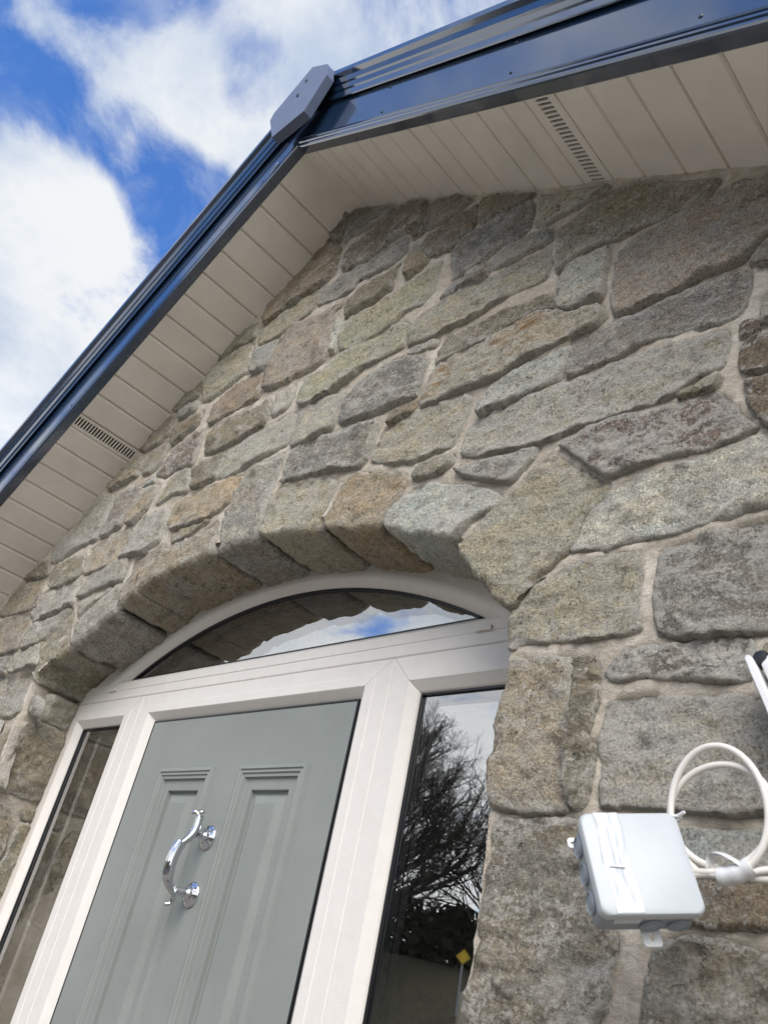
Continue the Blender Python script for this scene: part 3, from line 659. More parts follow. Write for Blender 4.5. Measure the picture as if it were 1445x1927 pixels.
# ---------------------------------------------------------------- roof edge
def slope(side):
    m=mR if side>0 else mL; a=math.atan(m); dx=(math.cos(a)*side,math.sin(a)*side); nx=(-math.sin(a),math.cos(a)); return np.array(dx),np.array(nx)
def spt(side,s,y,hh,mitre=False):
    d,n=slope(side)
    if mitre: s=-hh*n[0]/d[0]
    q=np.array([AX,AZ])+s*d+hh*n; return (q[0],y,q[1])
LEN={1:2.25,-1:2.35}
BARGE=[(-.25,0),(-.277,0),(-.281,.002),(-.2835,.006),(-.2835,.012),(-.280,.014),(-.280,.017),(-.2835,.020),(-.2835,.026),(-.280,.028),(-.280,.031),(-.2825,.034),(-.2805,.043),(-.278,.047),(-.278,.235),(-.25,.235)]
VERGE=[(-.2790,.190),(-.2870,.181),(-.2895,.1835),(-.2900,.190),(-.2905,.209),(-.2880,.213),(-.2925,.218),(-.2965,.236),(-.2940,.240),(-.2990,.245),(-.3050,.262),(-.3180,.270),(-.3180,.291),(-.312,.297),(-.17,.300),(-.17,.285),(-.279,.28)]
for side in (1,-1):
    bo=ext(BARGE,None,(lambda p:spt(side,0,p[0],p[1],True),lambda p:spt(side,LEN[side],p[0],p[1]))).build('bargeboard',DARK,house)
    ve=ext(VERGE,None,(lambda p:spt(side,0,p[0],p[1],True),lambda p:spt(side,LEN[side]+.02,p[0],p[1]))).build('dry_verge',DARK,house)
    # screws
    if side>0: sc=[(.5,3.674),(.501,3.797),(.983,3.376),(.983,3.501),(1.42,3.10),(1.42,3.22)]
    else: sc=[tuple(np.array(spt(-1,s,0,.055))[[0,2]]) for s in (.16,.75,1.22,1.75)]
    for (x,z) in sc:
        MB().lathe([(0,.0045),(.0015,.0042),(.0025,.0025)],(x,-.278,z),(0,-1,0),10).build('screw',SCREW,bo,True)
    # soffit: backing sheet and boards
    if side>0: gr=[.0,.09,.178,.2669,.352,.4397,.5452,.6506,.7423,.8441,.9516,1.0472,1.1275,1.2204,1.3151,1.425,1.5273,1.6354,1.738,1.84,1.943,2.045,2.148,2.25]; vent=(1.1275,1.2204)
    else: gr=[.0,.1235,.222,.325,.425,.524,.623,.7215,.8141,.9128,1.0128,1.1076,1.206,1.2665,1.3578,1.4573,1.5485,1.6459,1.7389,1.835,1.93,2.03,2.13,2.23,2.35]; vent=(1.206,1.2665)
    y0,y1=-.2495,.06
    sf=ext([(y0,.012),(y1,.012),(y1,.026),(y0,.026)],None,(lambda p:spt(side,.0,p[0],p[1],True),lambda p:spt(side,LEN[side],p[0],p[1]))).build('soffit',SOFF,house)
    for i,(a,b2) in enumerate(zip(gr[:-1],gr[1:])):
        if abs(a-vent[0])<1e-6: continue
        gw=.0010 if side<0 else .0016 if i%3 else .0008
        fl=.0068 if side<0 else .0042 if i%3==1 else .0034 if i%3==2 else .0018
        first=(i==0)
        pr=[(a+gw,.0105),(a+gw,.006),(a+gw+fl,.0),(b2-gw-fl,.0),(b2-gw,.006),(b2-gw,.0105)]
        jb_=random.Random(i*7+side).uniform(-.0009,.0006); pr=[(q_,w_+(jb_ if w_<.01 else 0)) for q_,w_ in pr]
        if first: pr[0]=(0,.0105);pr[1]=(0,.006);pr[2]=(.0,.0)
        def endf(y): return lambda p:(spt(side,p[0],y,p[1],mitre=(first and p[0]==0)))
        ext(pr,None,(endf(y0+.001),endf(y1))).build('soffit_board',SOFF,sf)
    # vent strip with real slots
    a,b2=vent; a+=.0012; b2-=.0012
    w=b2-a; sa,sb=(a+.028,b2-.022) if side>0 else (a+.011,b2-.011)
    vb=MB()
    def vbox(s0,s1,ya,yb,h0=.001,h1=.008):
        V=[spt(side,s,y,hh) for hh in (h0,h1) for (s,y) in ((s0,ya),(s1,ya),(s1,yb),(s0,yb))]
        vb.add(V,[(0,1,2,3),(7,6,5,4),(0,4,5,1),(1,5,6,2),(2,6,7,3),(3,7,4,0)])
    ns=22; ya0=y0+.006; pitch=(.0+.016-ya0)/ns
    vbox(a,sa,y0+.001,y1); vbox(sb,b2,y0+.001,y1); vbox(sa,sb,y0+.001,ya0); vbox(sa,sb,ya0+ns*pitch,y1)
    for k in range(ns): vbox(sa,sb,ya0+k*pitch+pitch*.58,ya0+(k+1)*pitch)
    vb.build('vent_strip',SOFF,sf)
    vb=MB(); vbox(a+.004,b2-.004,y0+.004,y1,.0082,.0112); vb.build('vent_dark_sheet',VENT_SHADE,sf)  # black sheet close behind the slots, stands in for the dark hollow
# peeled scrap of protective film at the mitre
mk('film_scrap',[(-.02,-.286,3.86),(-.058,-.288,3.80),(-.034,-.2865,3.872),(-.03,-.292,3.845)],[(0,1,3),(2,3,1),(0,3,2)],m_plain('clear_film',(.45,.52,.62),.2,.1),house)
# ridge end cap
capP=[(-.083,4.074),(-.004,3.905),(.158,3.905),(.216,4.055),(.188,4.146),(.081,4.238),(-.077,4.111)]
nC=len(capP); b=MB(); b.add([(x,-.350,z) for x,z in capP]+[(x,-.317,z) for x,z in capP],[tuple(range(nC))]+[tuple(reversed(range(nC,2*nC)))]+[(i,nC+i,nC+(i+1)%nC,(i+1)%nC) for i in range(nC)])
rc=b.build('ridge_cap',DARKM,house,bevel=.0025)
for (x,z) in ((.062,4.085),(.083,4.15)): MB().lathe([(0,.006),(.002,.0055),(.003,.003)],(x,-.3505,z),(0,-1,0),10).build('screw',SCREW,rc,True)
MB().lathe([(0,.004),(.0015,.004)],(.068,-.3505,4.072),(0,-1,0),8).build('screw',SCREW,rc,True)
# roof slopes and ridge behind
b=MB()
for side in (1,-1):
    V=[spt(side,s,y,hh) if s else spt(side,0,y,hh,True) for y in (-.17,DEPTH+.2) for (s,hh) in ((0,.26),(LEN[side],.26),(LEN[side],.285),(0,.285))]
    b.add(V,[(0,1,2,3),(7,6,5,4),(0,4,5,1),(1,5,6,2),(2,6,7,3),(3,7,4,0)])
rfo=b.build('roof',SLATE,house)
MB().tube([(AX+.006,-.298,AZ+.36),(AX+.006,DEPTH+.2,AZ+.36)],.055,12).build('ridge_tile',SLATE,rfo,True)
# eaves gutter running back from the left corner
e=spt(-1,LEN[-1],0,0)
b=MB(); b.tube([(e[0]-.05,-.26,e[2]-.02),(e[0]-.05,DEPTH,e[2]-.02)],.06,14); b.build('gutter',DARK,house,True)
b=MB(); b.box((e[0]-.0,-.25,e[2]-.12),(e[0]+.02,DEPTH,e[2]+.05)); b.build('eaves_fascia',DARK,house)
# ---------------------------------------------------------------- door, frames, glass
def frame_rect(name,x0,x1,z0,z1,i0,i1,j0,j1,mats,yf=.19,depth=.03,parent=None):
    """mitred frame, outer rect x0..x1,z0..z1, inner rect i0..i1,j0..j1; four rails as sub-parts"""
    prof=[(0,.235),(0,yf+.002),(.02,yf),(.44,yf),(.455,yf-.0012),(.72,yf-.0012),(.75,yf+.001),(.97,yf+depth-.010),(1.0,yf+depth-.006),(1.0,.235)]
    def corner(t,cx,cz): return ((x0+(i0-x0)*t) if cx==0 else (x1+(i1-x1)*t),(z0+(j0-z0)*t) if cz==0 else (z1+(j1-z1)*t))
    rails=[((0,1),(1,1),'h'),((0,0),(0,1),'v'),((1,1),(1,0),'v'),((1,0),(0,0),'h')]
    outp=None
    for q,(A,B,kd) in enumerate(rails):
        V=[];g=.0005
        for c in (A,B):
            for t,y in prof:
                x,z=corner(t,*c)
                # hairline gap at each mitre
                dx=g if c==A else -g
                if kd=='h': x+=dx if A[0]<B[0] else -dx
                else: z+=dx if A[1]<B[1] else -dx
                V.append((x,y,z))
        n=len(prof); F=[(i,i+1,n+i+1,n+i) for i in range(n-1)]+[(n-1,0,n,2*n-1),tuple(range(n)),tuple(reversed(range(n,2*n)))]
        o=MB().add(V,F).build(name if outp is None else 'frame_rail',TRIMH if kd=='h' else TRIM,house if outp is None else outp)
        if outp is None: outp=o
    return outp
def ring(name,x0,x1,z0,z1,w,ya,yb,mat_,parent):
    b=MB(); b.box((x0,ya,z0),(x0+w,yb,z1)); b.box((x1-w,ya,z0),(x1,yb,z1)); b.box((x0+w,ya,z1-w),(x1-w,yb,z1)); b.box((x0+w,ya,z0),(x1-w,yb,z0+w)); return b.build(name,mat_,parent)
TZ=2.2066
DX0,DX1,DZ1=-.450,.402,2.1235
df=frame_rect('door_frame',-.5335,.5085,.0,TZ,DX0-.002,DX1+.002,.03,DZ1+.002,None)
ring('door_seal',DX0-.002,DX1+.002,.03,DZ1+.002,.0036,.2062,.230,BLACK,df)
sl1=frame_rect('sidelight_frame',-.965,-.5345,.0,TZ,-.896,-.645,.09,2.127,None,depth=.026)
sl2=frame_rect('sidelight_frame',.5095,.965,.0,TZ,.588,.892,.09,2.1245,None,depth=.026)
for fr,(x0,x1,z0,z1) in ((sl1,(-.896,-.645,.09,2.127)),(sl2,(.588,.892,.09,2.1245))):
    ring('gasket',x0-.001,x1+.001,z0-.001,z1+.001,.0055,.2105,.2165,BLACK,fr)
    ring('spacer_bar',x0-.004,x1+.004,z0-.004,z1+.004,.017,.2205,.2375,BLACK,fr)
    for y in (.2175,.2395):
        b=MB(); b.box((x0-.004,y,z0-.004),(x1+.004,y+.0005,z1+.004)); V=b.v
        mk('glass_pane',[(x0-.004,y,z0-.004),(x1+.004,y,z0-.004),(x1+.004,y,z1+.004),(x0-.004,y,z1+.004)],[(0,1,2,3)],GLASS,fr)
# fanlight
GR=1.5; GC=(.02,.959); FB=2.279
a0=math.acos((FB-GC[1])/GR)
def arc(t,R_,C_,half): a=half*(2*t-1); return (C_[0]+R_*math.sin(a),C_[1]+R_*math.cos(a))
prof=[(0,.235),(0,.19),(.45,.19),(.47,.189),(.72,.189),(.76,.191),(.97,.206),(1,.21),(1,.235)]
nA=72; V=[]
ho=math.asin(.985/1.64)
for i in range(nA+1):
    t=i/nA; xo,zo=arc(t,1.64,(.02,.892),ho); xi,zi=arc(t,GR,GC,a0)
    if i in(0,nA): zo=TZ+.0015; xo=math.copysign(.99,xi)
    for f,y in prof: V.append((xo+(xi-xo)*f,y,zo+(zi-zo)*f))
n=len(prof); F=[(i*n+j,i*n+j+1,(i+1)*n+j+1,(i+1)*n+j) for i in range(nA) for j in range(n-1)]
fan=MB().add(V,F).build('fanlight_frame',TRIM,house,True)
hb=FB-TZ
pb=[(.235,TZ+.0012),(.192,TZ+.0012),(.1905,TZ+.004),(.1905,TZ+.030),(.1890,TZ+.0315),(.1885,TZ+.055),(.191,TZ+.058),(.206,FB-.003),(.210,FB),(.235,FB)]
ext(pb,None,(lambda p:(-.985+max(0,(p[1]-TZ))*1.2,p[0],p[1]),lambda p:(1.0-max(0,(p[1]-TZ))*1.2,p[0],p[1]))).build('fanlight_sill_rail',TRIMH,fan)
def arcband(name,r0,r1,ya,yb,mat_):
    V=[];h=a0
    for i in range(nA+1):
        t=i/nA
        for rr in (r0,r1):
            x,z=arc(t,rr,GC,math.acos(min(1,(FB-GC[1])/rr)) if rr>FB-GC[1] else h)
            for y in (ya,yb): V.append((x,y,z))
    F=[]
    for i in range(nA):
        a=4*i; F+=[(a,a+2,a+6,a+4),(a+1,a+5,a+7,a+3),(a+2,a+3,a+7,a+6),(a,a+4,a+5,a+1)]
    MB().add(V,F).build(name,mat_,fan)
arcband('gasket',GR-.006,GR+.002,.2105,.2165,BLACK)
arcband('spacer_bar',GR-.022,GR+.002,.2205,.2375,BLACK)
b=MB(); b.box((-.72,.2105,FB-.001),(.76,.2165,FB+.005)); b.build('bottom_gasket',BLACK,fan)
for y in (.2175,.2395):
    V=[(arc(i/nA,GR,GC,a0)[0],y,arc(i/nA,GR,GC,a0)[1]) for i in range(nA+1)]
    mk('glass_pane',V,[tuple(range(nA+1))],GLASS,fan)
for x in (.751,-.744):
    b=MB(); b.box((x-.022,.1825,2.236),(x+.022,.1893,2.2465)); b.build('drain_cap',TRIM,fan,bevel=.004)
# door slab with moulded panels
def panel(b,x0,x1,z0,z1,yf):
    pr=[(0,0),(.003,-.0050),(.010,-.0062),(.0125,-.0035),(.0145,-.0035),(.019,-.0048),(.0215,-.0018),(.0235,-.0018),(.0285,-.002),(.031,.0030),(.033,.0038),(.056,.0038),(.058,.0042),(.060,.0120),(.0645,.0128),(.0865,.0030),(.0885,.0012),(.0905,.0008)]
    V=[];k=len(pr)
    for t,y in pr:
        y*=1.35
        V+=[(x0+t,yf+y,z0+t),(x1-t,yf+y,z0+t),(x1-t,yf+y,z1-t),(x0+t,yf+y,z1-t)]
    F=[(4*i+j,4*i+(j+1)%4,4*i+4+(j+1)%4,4*i+4+j) for i in range(k-1) for j in range(4)]+[(4*k-4,4*k-3,4*k-2,4*k-1)]
    b.add(V,F)
YD=.207
pan=[(-.328,-.073,.98,1.982),(.033,.288,.98,1.982),(-.328,-.073,.22,.84),(.033,.288,.22,.84)]
xs=sorted({DX0+.003,DX1-.003}|{p[0] for p in pan}|{p[1] for p in pan}); zs=sorted({.04,DZ1-.003}|{p[2] for p in pan}|{p[3] for p in pan})
b=MB()
for i in range(len(xs)-1):
    for j in range(len(zs)-1):
        if any(abs(p[0]-xs[i])<1e-6 and abs(p[2]-zs[j])<1e-6 for p in pan): continue
        b.add([(xs[i],YD,zs[j]),(xs[i+1],YD,zs[j]),(xs[i+1],YD,zs[j+1]),(xs[i],YD,zs[j+1])],[(0,1,2,3)])
for p in pan: panel(b,*p,YD)
X0,X1,Z0,Z1=xs[0],xs[-1],zs[0],zs[-1]
b.add([(X0,YD,Z0),(X1,YD,Z0),(X1,YD,Z1),(X0,YD,Z1),(X0,YD+.044,Z0),(X1,YD+.044,Z0),(X1,YD+.044,Z1),(X0,YD+.044,Z1)],[(7,6,5,4),(0,4,5,1),(1,5,6,2),(2,6,7,3),(3,7,4,0)])
door=mk('door',b.v,b.f,DOOR,house)
# chrome doctor's knocker
KX=-.018
kn=MB()
def spl(P,n=8):
    P=[np.array(p,float) for p in P]; out=[]
    for i in range(len(P)-1):
        p0,p1,p2,p3=P[max(i-1,0)],P[i],P[i+1],P[min(i+2,len(P)-1)]
        for k in range(n):
            t=k/n; out.append(.5*((2*p1)+(p2-p0)*t+(2*p0-5*p1+4*p2-p3)*t*t+(3*p1-p0-3*p2+p3)*t**3))
    out.append(P[-1]); return out
def kp(L): return [(KX,y,z) for y,z in L]
s=spl(kp([(.168,1.850),(.1665,1.838),(.166,1.822),(.160,1.804),(.149,1.789),(.139,1.779)]))
kn.tube(s,list(np.linspace(.0088,.0105,20))+list(np.linspace(.0105,.007,len(s)-20)),14)
s=spl(kp([(.137,1.781),(.1305,1.762),(.127,1.735),(.130,1.706),(.138,1.690),(.150,1.678),(.158,1.668),(.160,1.655)]))
nn=len(s); rad=[.0135*max(.42,1-max(0,(i/nn-.45))*1.35) for i in range(nn)]; rad[0]=.0118
kn.tube(s,rad,16,flat=.8)
for k in (-1,0,1):   # reeds on the grip
    s2=[(p[0]+k*.0080+.001,p[1]-.0082,p[2]) for p in s[:int(nn*.55)]]; kn.tube(s2,.0042,8)
s=spl([(KX-.002,.160,1.657),(KX-.004,.154,1.650),(KX-.006,.145,1.650)]); kn.tube(s,[.0045]*(len(s)-6)+list(np.linspace(.006,.002,6)),10)
for sg in (-1,1):    # scrolled fluke on top
    s=spl([(KX,.167,1.846),(KX+sg*.006,.164,1.854),(KX+sg*.014,.158,1.857),(KX+sg*.021,.156,1.851)]); kn.tube(s,list(np.linspace(.0055,.0078,len(s)-4))+[.0070,.006,.0045,.002],12,flat=.75)
kno=kn.build('knocker',CHROME,door,True)
for zc,arm in ((1.809,.172),(1.681,.157)):
    MB().lathe([(0,.0285),(-.003,.0285),(-.0055,.0262),(-.006,.0232),(-.0095,.0195),(-.011,.0165),(-.016,.0150),(-.019,.0105),(-.024,.0085),(YD-arm and -(YD-arm),.0088)] ,(KX,YD-.0005,zc),(0,1,0),36).build('knocker_rose',CHROME,door,True)
b=MB(); b.box((-.94,.15,-.01),(.95,.21,.03)); b.build('threshold',DARKM,house)
# ---------------------------------------------------------------- junction box hanging off the wall on its cable
PLB=m_plain('grey_plastic',(.43,.46,.465),.45,.03); PLD=m_plain('grey_plastic_shaded',(.25,.285,.32),.45,.03); CAB=m_plain('white_cable',(.66,.63,.58),.42,.04); TAPE=m_plain('clear_tape',(.47,.50,.51),.2,.06,(25,8,25),.001,scale=45); WRAP=m_plain('white_tape',(.62,.63,.63),.25,.08,(60,60,25),.003); WHITE=m_plain('white_plastic',(.70,.71,.71),.35,.03)  # box body plastic is the lid plastic darkened, side shade painted in
def rodr(a):
    a=np.array(a);th=np.linalg.norm(a);k=a/th;K=np.array([[0,-k[2],k[1]],[k[2],0,-k[0]],[-k[1],k[0],0]]); return np.eye(3)+math.sin(th)*K+(1-math.cos(th))*K@K
BR=rodr((-.21,-.33,.775)); BP=np.array([1.265,-.13,1.716]); bx=.055; bd=.05
def T(p): return tuple(BP+BR@np.array(p,float))
jb=empty('junction_box',tuple(BP),'square pale grey junction box with a clear tape strip, hanging before the stones','junction box')
def rrect(hx,hz,r,n=6):
    out=[]
    for cx,cz,a in ((hx-r,hz-r,0),(-hx+r,hz-r,90),(-hx+r,-hz+r,180),(hx-r,-hz+r,270)):
        for k in range(n+1): q=R(a+90*k/n); out.append((cx+r*math.cos(q),cz+r*math.sin(q)))
    return out
def loops(L,mat_,name,parent,smooth=True):
    """L: list of (outline, y)"""
    n=len(L[0][0]); V=[T((x,y,z)) for o,y in L for x,z in o]
    F=[(i*n+j,i*n+(j+1)%n,(i+1)*n+(j+1)%n,(i+1)*n+j) for i in range(len(L)-1) for j in range(n)]+[tuple(range(n)),tuple(reversed(range((len(L)-1)*n,len(L)*n)))]
    return MB().add(V,F).build(name,mat_,parent,smooth)
r=.010
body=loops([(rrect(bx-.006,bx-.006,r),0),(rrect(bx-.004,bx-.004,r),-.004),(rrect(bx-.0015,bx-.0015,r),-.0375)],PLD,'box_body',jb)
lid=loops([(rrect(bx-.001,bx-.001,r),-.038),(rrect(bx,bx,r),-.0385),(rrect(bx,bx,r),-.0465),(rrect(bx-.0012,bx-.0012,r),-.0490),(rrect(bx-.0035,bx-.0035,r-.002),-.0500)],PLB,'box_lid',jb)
def knock(c,n_,rr):
    c=np.array(c);n_=np.array(n_,float); P=[(0,rr),(.0022,rr),(.0026,rr*.93),(.0012,rr*.86),(.0012,rr*.55),(.0020,rr*.5),(.0020,.0005)]
    MB().lathe(P,T(c),tuple(BR@n_),22).build('knockout',PLD,body,True)
for z in (-.030,0,.030):
    knock((-bx+.0022,-.019,z),(-1,0,0),.0115); knock((bx-.0022,-.019,z),(1,0,0),.0115)
for x in (.004,.034): knock((x,-.019,-bx+.0022),(0,0,-1),.0120)
for x in (-.026,.026): knock((x,-.019,bx-.0022),(0,0,1),.0115)
def tab(cx,cz,ang,sx_=.0098,sz_=.0098):
    o=rrect(sx_,sz_,.0035,4); ca,sa=math.cos(R(ang)),math.sin(R(ang))
    hole=[(sx_*.26*math.cos(2*math.pi*i/len(o)+R(25)),sz_*.5*math.sin(2*math.pi*i/len(o)+R(25))) for i in range(len(o))]
    tr=lambda x,z,y:T((cx+x*ca-z*sa,y,cz+x*sa+z*ca)); n=len(o)
    V=[tr(x,z,-.004) for x,z in o]+[tr(x,z,-.004) for x,z in hole]+[tr(x,z,-.001) for x,z in o]+[tr(x,z,-.001) for x,z in hole]
    F=[]
    for i in range(n):
        j=(i+1)%n; F+=[(i,j,n+j,n+i),(2*n+j,2*n+i,3*n+i,3*n+j),(j,i,2*n+i,2*n+j),(n+i,n+j,3*n+j,3*n+i)]
    MB().add(V,F).build('fixing_tab',WHITE,body)
tab(.008,-bx-.0035,0); tab(-bx+.002,bx-.012,90,.006,.006)
# crumpled tape strip over the lid
nx,nz=14,60; V=[];F=[]
for j in range(nz+1):
    for i in range(nx+1):
        u=i/nx; v=j/nz; x=-.040+.028*u+.0016*math.sin(v*9); z=bx-.001-2*(bx-.001)*v
        p=np.array([[u*3,v*2,.3]]); wr=float(fbm(p*np.array([2.2,1.4,1]),2)[0]); ridge=math.exp(-((u-.25-.25*v)/.07)**2)*(1 if v<.62 else .2)
        y=-.0503-.0006*abs(wr)-.0007*ridge*max(0,math.sin(v*3.1))
        V.append(T((x,y,z)))
for j in range(nz):
    for i in range(nx): a=j*(nx+1)+i; F.append((a,a+1,a+nx+2,a+nx+1))
k0=len(V)
for i in range(nx+1): u=i/nx; V.append(T((-.040+.028*u+.0007,-.030,-bx-.0004)))
for i in range(nx): a=nz*(nx+1)+i; F.append((a,a+1,k0+i+1,k0+i))
mk('tape_strip',V,F,TAPE,jb,True)
# torn end of the second layer
V=[T((-.036,-.0522,-.005)),T((-.018,-.0522,-.005)),T((-.0165,-.0535,-.0015)),T((-.020,-.0524,-.008)),T((-.034,-.0524,-.0068))]
mk('tape_tear',V,[(0,4,1),(4,3,1),(1,3,2)],TAPE,jb)
# ---------------------------------------------------------------- coiled cable
cc=empty('coiled_cable',(1.35,-.09,1.80),'white cable coiled twice in a loop and taped, right of the grey junction box','cable')
ctr=np.array([1.3505,-.092,1.802]); loop=[]
def cpt(a,rx,rz,y,dx=0,dz=0): return (ctr[0]+dx+rx*math.cos(a),y,ctr[2]+dz+rz*math.sin(a))
turns=2.0; N=150
for i in range(N+1):
    f=i/N; a=-1.75-f*turns*2*math.pi+ .0
    w=math.sin(f*math.pi*2+.6)
    loop.append(cpt(a,.0565+.004*w,.0635-.004*w+(.0048 if f>.5 else -.0048),-.088-.012*f,.002*w,-.002*w))
tail1=[(1.52,.03,1.738),(1.47,-.03,1.735),(1.42,-.075,1.739),(1.385,-.088,1.737)]
P=spl(tail1+[loop[0]],8)[:-1]+loop
end=loop[-1]; P=P[:-1]+spl([end,(end[0]-.02,-.102,end[2]-.004),(1.325,-.104,1.727),(1.295,-.100,1.722)],8)
MB().tube(P,.0039,12).build('cable_sheath',CAB,cc,True)
P=spl([(1.52,.03,1.752),(1.46,-.04,1.748),(1.42,-.080,1.749),(1.385,-.094,1.742),(1.352,-.100,1.738),(1.322,-.101,1.736),(1.292,-.095,1.734)],8)
MB().tube(P,.0039,12).build('cable_sheath',CAB,cc,True)
# tie round the two strands on the left
a=math.pi*.985+.18; c=np.array(cpt(a,.0565,.0635,-.095)); rad=np.array([math.cos(a),0,math.sin(a)])
tie=[]
for k in range(25):
    q=2*math.pi*k/24; tie.append(tuple(c+rad*.0125*math.cos(q)+np.array([0,1,0])*.0115*math.sin(q)))
b=MB(); b.tube(tie,.0017,8,cap=False); b.tube([tuple(c-rad*.0115+np.array([0,-.004,0])),tuple(c-rad*.021+np.array([0,-.007,.003]))],[.0026,.0018],8); b.build('cable_tie',WHITE,cc,True)
# tape wrap at the bottom right
a1=-1.25; pa=[]
for k in range(13):
    q=a1-.30+.62*k/12; pa.append(cpt(q,.0575,.064,-.096,.0,-.0035))
b=MB(); b.tube(pa,[.0112+.0004*math.sin(k*1.3) for k in range(13)],18,flat=.85); b.build('tape_wrap',WRAP,cc,True)
b=MB(); s=spl([(1.343,-.100,1.744),(1.346,-.103,1.757),(1.358,-.104,1.758),(1.372,-.104,1.752),(1.380,-.101,1.747)],6)
V=[];F=[]
for i,p in enumerate(s):
    for t in (-1,0,1): V.append((p[0]+.002*t,p[1]+.006*t+(.002 if t==0 else 0),p[2]-.0035*abs(t)))
for i in range(len(s)-1):
    for t in range(2): q=3*i+t; F.append((q,q+1,q+4,q+3))
mk('tape_end',V,F,WHITE,cc,True)
# ---------------------------------------------------------------- white bracket at the right
bk=empty('lamp_bracket',(1.39,-.05,1.97),'white curved plastic bracket with a black rounded insert, higher than the cable coil','bracket')
def strap(name,P,w,th,m_):
    V=[];F=[]
    s=spl(P,8)
    for i,p in enumerate(s):
        t=np.array(s[min(i+1,len(s)-1)])-np.array(s[max(i-1,0)]); t/=np.linalg.norm(t); nn=np.array([t[2],0,-t[0]])
        e=1.0 if 1<i<len(s)-2 else .8
        for a_,b_ in ((-1,-1),(-.7,-1.15),(.7,-1.15),(1,-1),(1,1),(-1,1)): V.append(tuple(np.array(p)+nn*a_*th*e+np.array([0,1,0])*b_*w*e))
    n=6
    for i in range(len(s)-1):
        for j in range(n): F.append((i*n+j,i*n+(j+1)%n,(i+1)*n+(j+1)%n,(i+1)*n+j))
    F+=[tuple(reversed(range(n))),tuple(range((len(s)-1)*n,len(s)*n))]
    return MB().add(V,F).build(name,m_,bk,True)
strap('bracket_arm',[(1.371,-.045,2.000),(1.377,-.050,1.9945),(1.385,-.052,1.972),(1.397,-.052,1.938),(1.409,-.050,1.90),(1.414,-.045,1.885)],.012,.0045,WHITE)
strap('bracket_arm',[(1.392,-.040,1.997),(1.399,-.045,1.988),(1.410,-.046,1.955),(1.424,-.045,1.90)],.012,.0085,WHITE)
b=MB(); b.lathe([(-.012,.002),(-.011,.008),(-.006,.0105),(.006,.0105),(.011,.008),(.012,.002)],(1.3885,-.046,1.9985),(0,1,0),20); b.build('black_insert',BLACK,bk,True)
b=MB(); b.box((1.40,-.035,1.88),(1.44,.02,2.0)); b.build('bracket_base',WHITE,bk,bevel=.004)
# ---------------------------------------------------------------- surroundings seen only in the glass and the chrome
GRAVEL=m_plain('gravel',(.23,.205,.17),.95,.25,(70,70,70),.02,scale=60); ASPH=m_plain('asphalt',(.045,.047,.05),.85,.15,(120,120,120),.005,scale=80)
GRASS=m_plain('grass',(.085,.09,.035),.9,.35,(30,30,30),.03,scale=12); DRYG=m_plain('dry_grass',(.075,.064,.03),.95,.7,(30,30,30),.03,scale=8)
BARK=m_plain('bark',(.045,.038,.03),.9,.25); HEDGE=m_plain('hedge',(.030,.032,.018),.95,.4,scale=3)
def sheet(name,x0,x1,y0,y1,z,mat_,nx=2,ny=2,zf=None,**kw):
    xs=np.linspace(x0,x1,nx+1);ys=np.linspace(y0,y1,ny+1); V=[(x,y,z+(zf(x,y) if zf else 0)) for y in ys for x in xs]
    F=[(j*(nx+1)+i,j*(nx+1)+i+1,(j+1)*(nx+1)+i+1,(j+1)*(nx+1)+i) for j in range(ny) for i in range(nx)]
    return mk(name,V,F,mat_,None,True,kind='structure',**kw)
sheet('ground',-900,900,-900,900,-.02,GRASS)
sheet('bounce_gravel',-14,14,-6,14,-.012,GRAVEL)  # unseen gravel, added to bounce light up at the wall and soffits
sheet('road',-60,60,-14.5,-7.5,-.006,ASPH)
hx=np.linspace(-160,60,60)
V=[];F=[]
for i,x in enumerate(hx):
    for y,z in ((-62,-.1),(-75,5.5+2.2*math.sin(x*.06)+1.2*math.sin(x*.21)),(-110,8.5+2.5*math.sin(x*.05+1)),(-160,-.1)): V.append((x,y,z))
for i in range(59):
    for j in range(3): a=4*i+j; F.append((a,a+4,a+5,a+1))
mk('wooded_hill',V,F,HEDGE,None,True,kind='structure')
def bankz(x,y):
    t=min(1,max(0,(-15.0-y)/7.0)); t=t*t*(3-2*t); return 2.9*t+.25*t*math.sin(x*.4+y*.7)
sheet('grass_bank',-70,50,-15.0,-70,-.03,DRYG,90,60,bankz)
rt=random.Random(3)
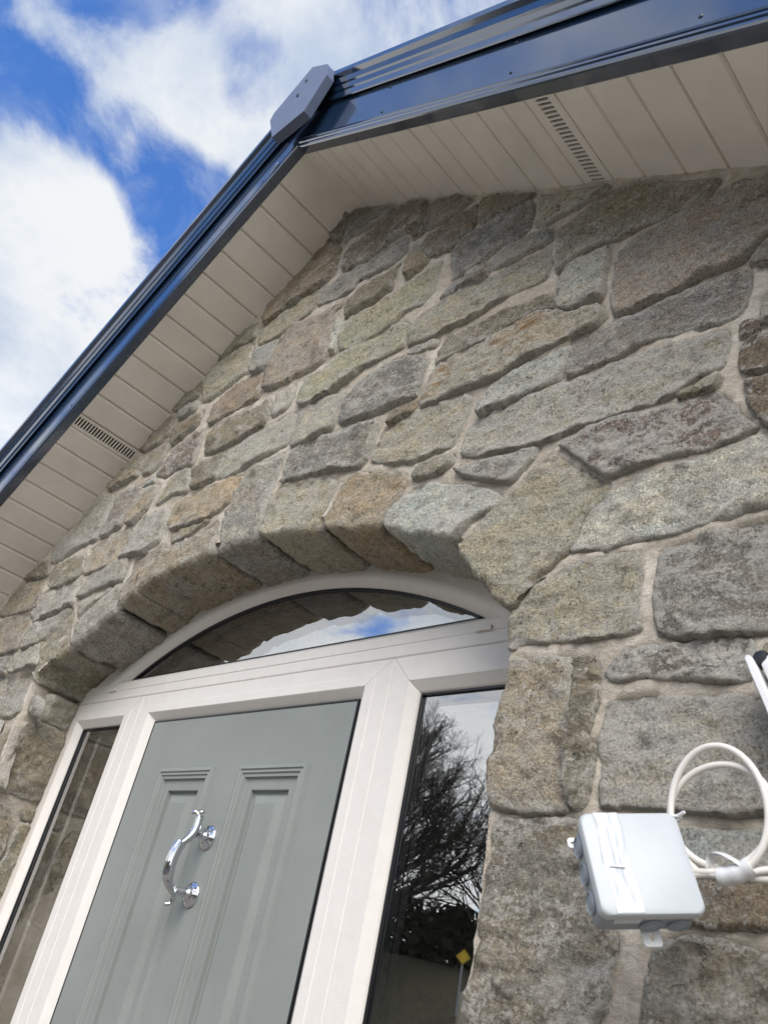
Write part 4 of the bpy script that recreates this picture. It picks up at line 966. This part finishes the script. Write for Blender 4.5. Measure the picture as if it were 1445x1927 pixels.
def tree(name,base,hgt,spread,label,seed,lean=0.0,lev=4,group=None):
    rt.seed(seed)
    t=empty(name,base,label,'tree',group)
    trunk=MB(); cr=MB()
    def branch(p,d,L,r,l,mb):
        n=4 if l<2 else 3; P=[np.array(p)];dd=np.array(d,float)
        for k in range(n):
            dd=dd+np.array([rt.gauss(0,.10),rt.gauss(0,.10),rt.gauss(.04 if l else .02,.06)]); dd/=np.linalg.norm(dd); P.append(P[-1]+dd*L/n)
        mb.tube(P,[max(.004,r*(1-.62*i/n)) for i in range(n+1)],6 if l==0 else 4 if l<3 else 3,cap=False)
        return P,dd
    P,dd=branch(base,(lean,0,1),hgt*.92,hgt*.022,0,trunk)
    bs=np.array(base)
    todo=[]
    for k in range(78):
        f=rt.uniform(.16,.97); j=f*(len(P)-1); i=int(j); q=P[i]+(P[min(i+1,len(P)-1)]-P[i])*(j-i)
        az=rt.uniform(0,2*math.pi); up=rt.uniform(.35,.95); L=spread*(1.08-f)*rt.uniform(.7,1.15)+.3
        todo.append((q,(math.cos(az),math.sin(az),up),L,hgt*.008*(1.2-f),1))
    while todo:
        q,d,L,r,l=todo.pop(); PP,dn=branch(q,d,L,r,l,cr)
        if l<lev:
            for k in range(5 if l<3 else 4):
                f=rt.uniform(.25,1); j=f*(len(PP)-1); i=min(int(j),len(PP)-2); s=PP[i]+(PP[i+1]-PP[i])*(j-i)
                d2=dn*.7+np.array([rt.gauss(0,.55),rt.gauss(0,.55),rt.gauss(.25,.4)]); todo.append((s,d2/np.linalg.norm(d2),L*rt.uniform(.35,.6),r*.5,l+1))
    trunk.build('trunk',BARK,t,True); o=mk('crown',cr.v,cr.f,BARK,t,True); return t
tree('bare_tree',(-18.9,-20.5,2.2),9.4,4.6,'tall bare winter tree mirrored in the right sidelight, the highest against the sky',1)
tree('bare_tree',(-22.5,-23,2.8),9.3,4.4,'bare winter tree mirrored in the right sidelight, left of the tallest one',2)
tree('bare_tree',(-16.6,-24,2.8),6.1,3.6,'lower bare tree mirrored in the right sidelight beside the yellow sign',4,lev=3)
tree('bare_tree',(-30,-27,2.8),8.0,4.4,'bare tree far to the left on the grass bank across the road',5,lev=3)
# hedge bank of brambles under the trees
hv=[];hf=[]
rh=np.random.RandomState(8)
for k in range(14000):
    x=rh.uniform(-48,-4); y=-22.5-rh.uniform(0,3.5); hh=rh.uniform(0,1)**.8*(2.3+.8*math.sin(x*.55)+.5*math.sin(x*1.7)); c=np.array([x,y,2.55+hh*.8]); s=rh.uniform(.10,.32)
    a=rh.normal(size=3);a/=np.linalg.norm(a);b_=np.cross(a,rh.normal(size=3));b_/=np.linalg.norm(b_); i=len(hv); hv+=[c+a*s,c+b_*s*.6,c-a*s,c-b_*s*.6]; hf.append((i,i+1,i+2,i+3))
mk('bramble_hedge',hv,hf,HEDGE,None,False,kind='stuff',label='dark bramble hedge below the bare trees across the road',category='hedge')
# warning sign and post
YEL=m_plain('sign_yellow',(.80,.50,.02),.4,.04); POST=m_plain('weathered_post',(.42,.36,.24),.8,.15); GREYP=m_plain('galvanised_pole',(.3,.31,.32),.5,.1)
sg=empty('road_sign',(-14.25,-19.0,1.7),'yellow diamond road sign on a pole by the hedge, mirrored in the right sidelight','road sign')
fx=np.array([.62,.0,.78]); # sign plane turned towards the road and the house
ux=np.array([.80,-.60,0]); dn=np.array([.60,.80,0]); sc_=np.array([-14.25,-19.0,3.14])
def diamond(h,off): return [tuple(sc_+dn*off+ux*a*h+np.array([0,0,1])*b*h) for a,b in ((0,-1),(1,0),(0,1),(-1,0))]
b=MB(); b.add(diamond(.22,.0)+diamond(.22,-.02),[(0,1,2,3),(7,6,5,4),(0,4,5,1),(1,5,6,2),(2,6,7,3),(3,7,4,0)]); b.build('sign_plate',YEL,sg)
o1=diamond(.21,.004);o2=diamond(.195,.004); MB().add(o1+o2,[(i,(i+1)%4,4+(i+1)%4,4+i) for i in range(4)]).build('sign_border',BLACK,sg)
MB().tube([tuple(sc_-dn*.045+np.array([0,0,.2])),(sc_[0]-dn[0]*.045,sc_[1]-dn[1]*.045,.7)],.03,8).build('sign_pole',GREYP,sg,True)
fp=MB(); fp.tube([(-13.36,-18,.4),(-13.36,-18,2.2),(-13.36,-18,2.26)],[.065,.06,.02],8); o=fp.build('fence_post',POST,None,True); o['label']='pale weathered fence post on the grass bank, mirrored low in the right sidelight'; o['category']='fence post'
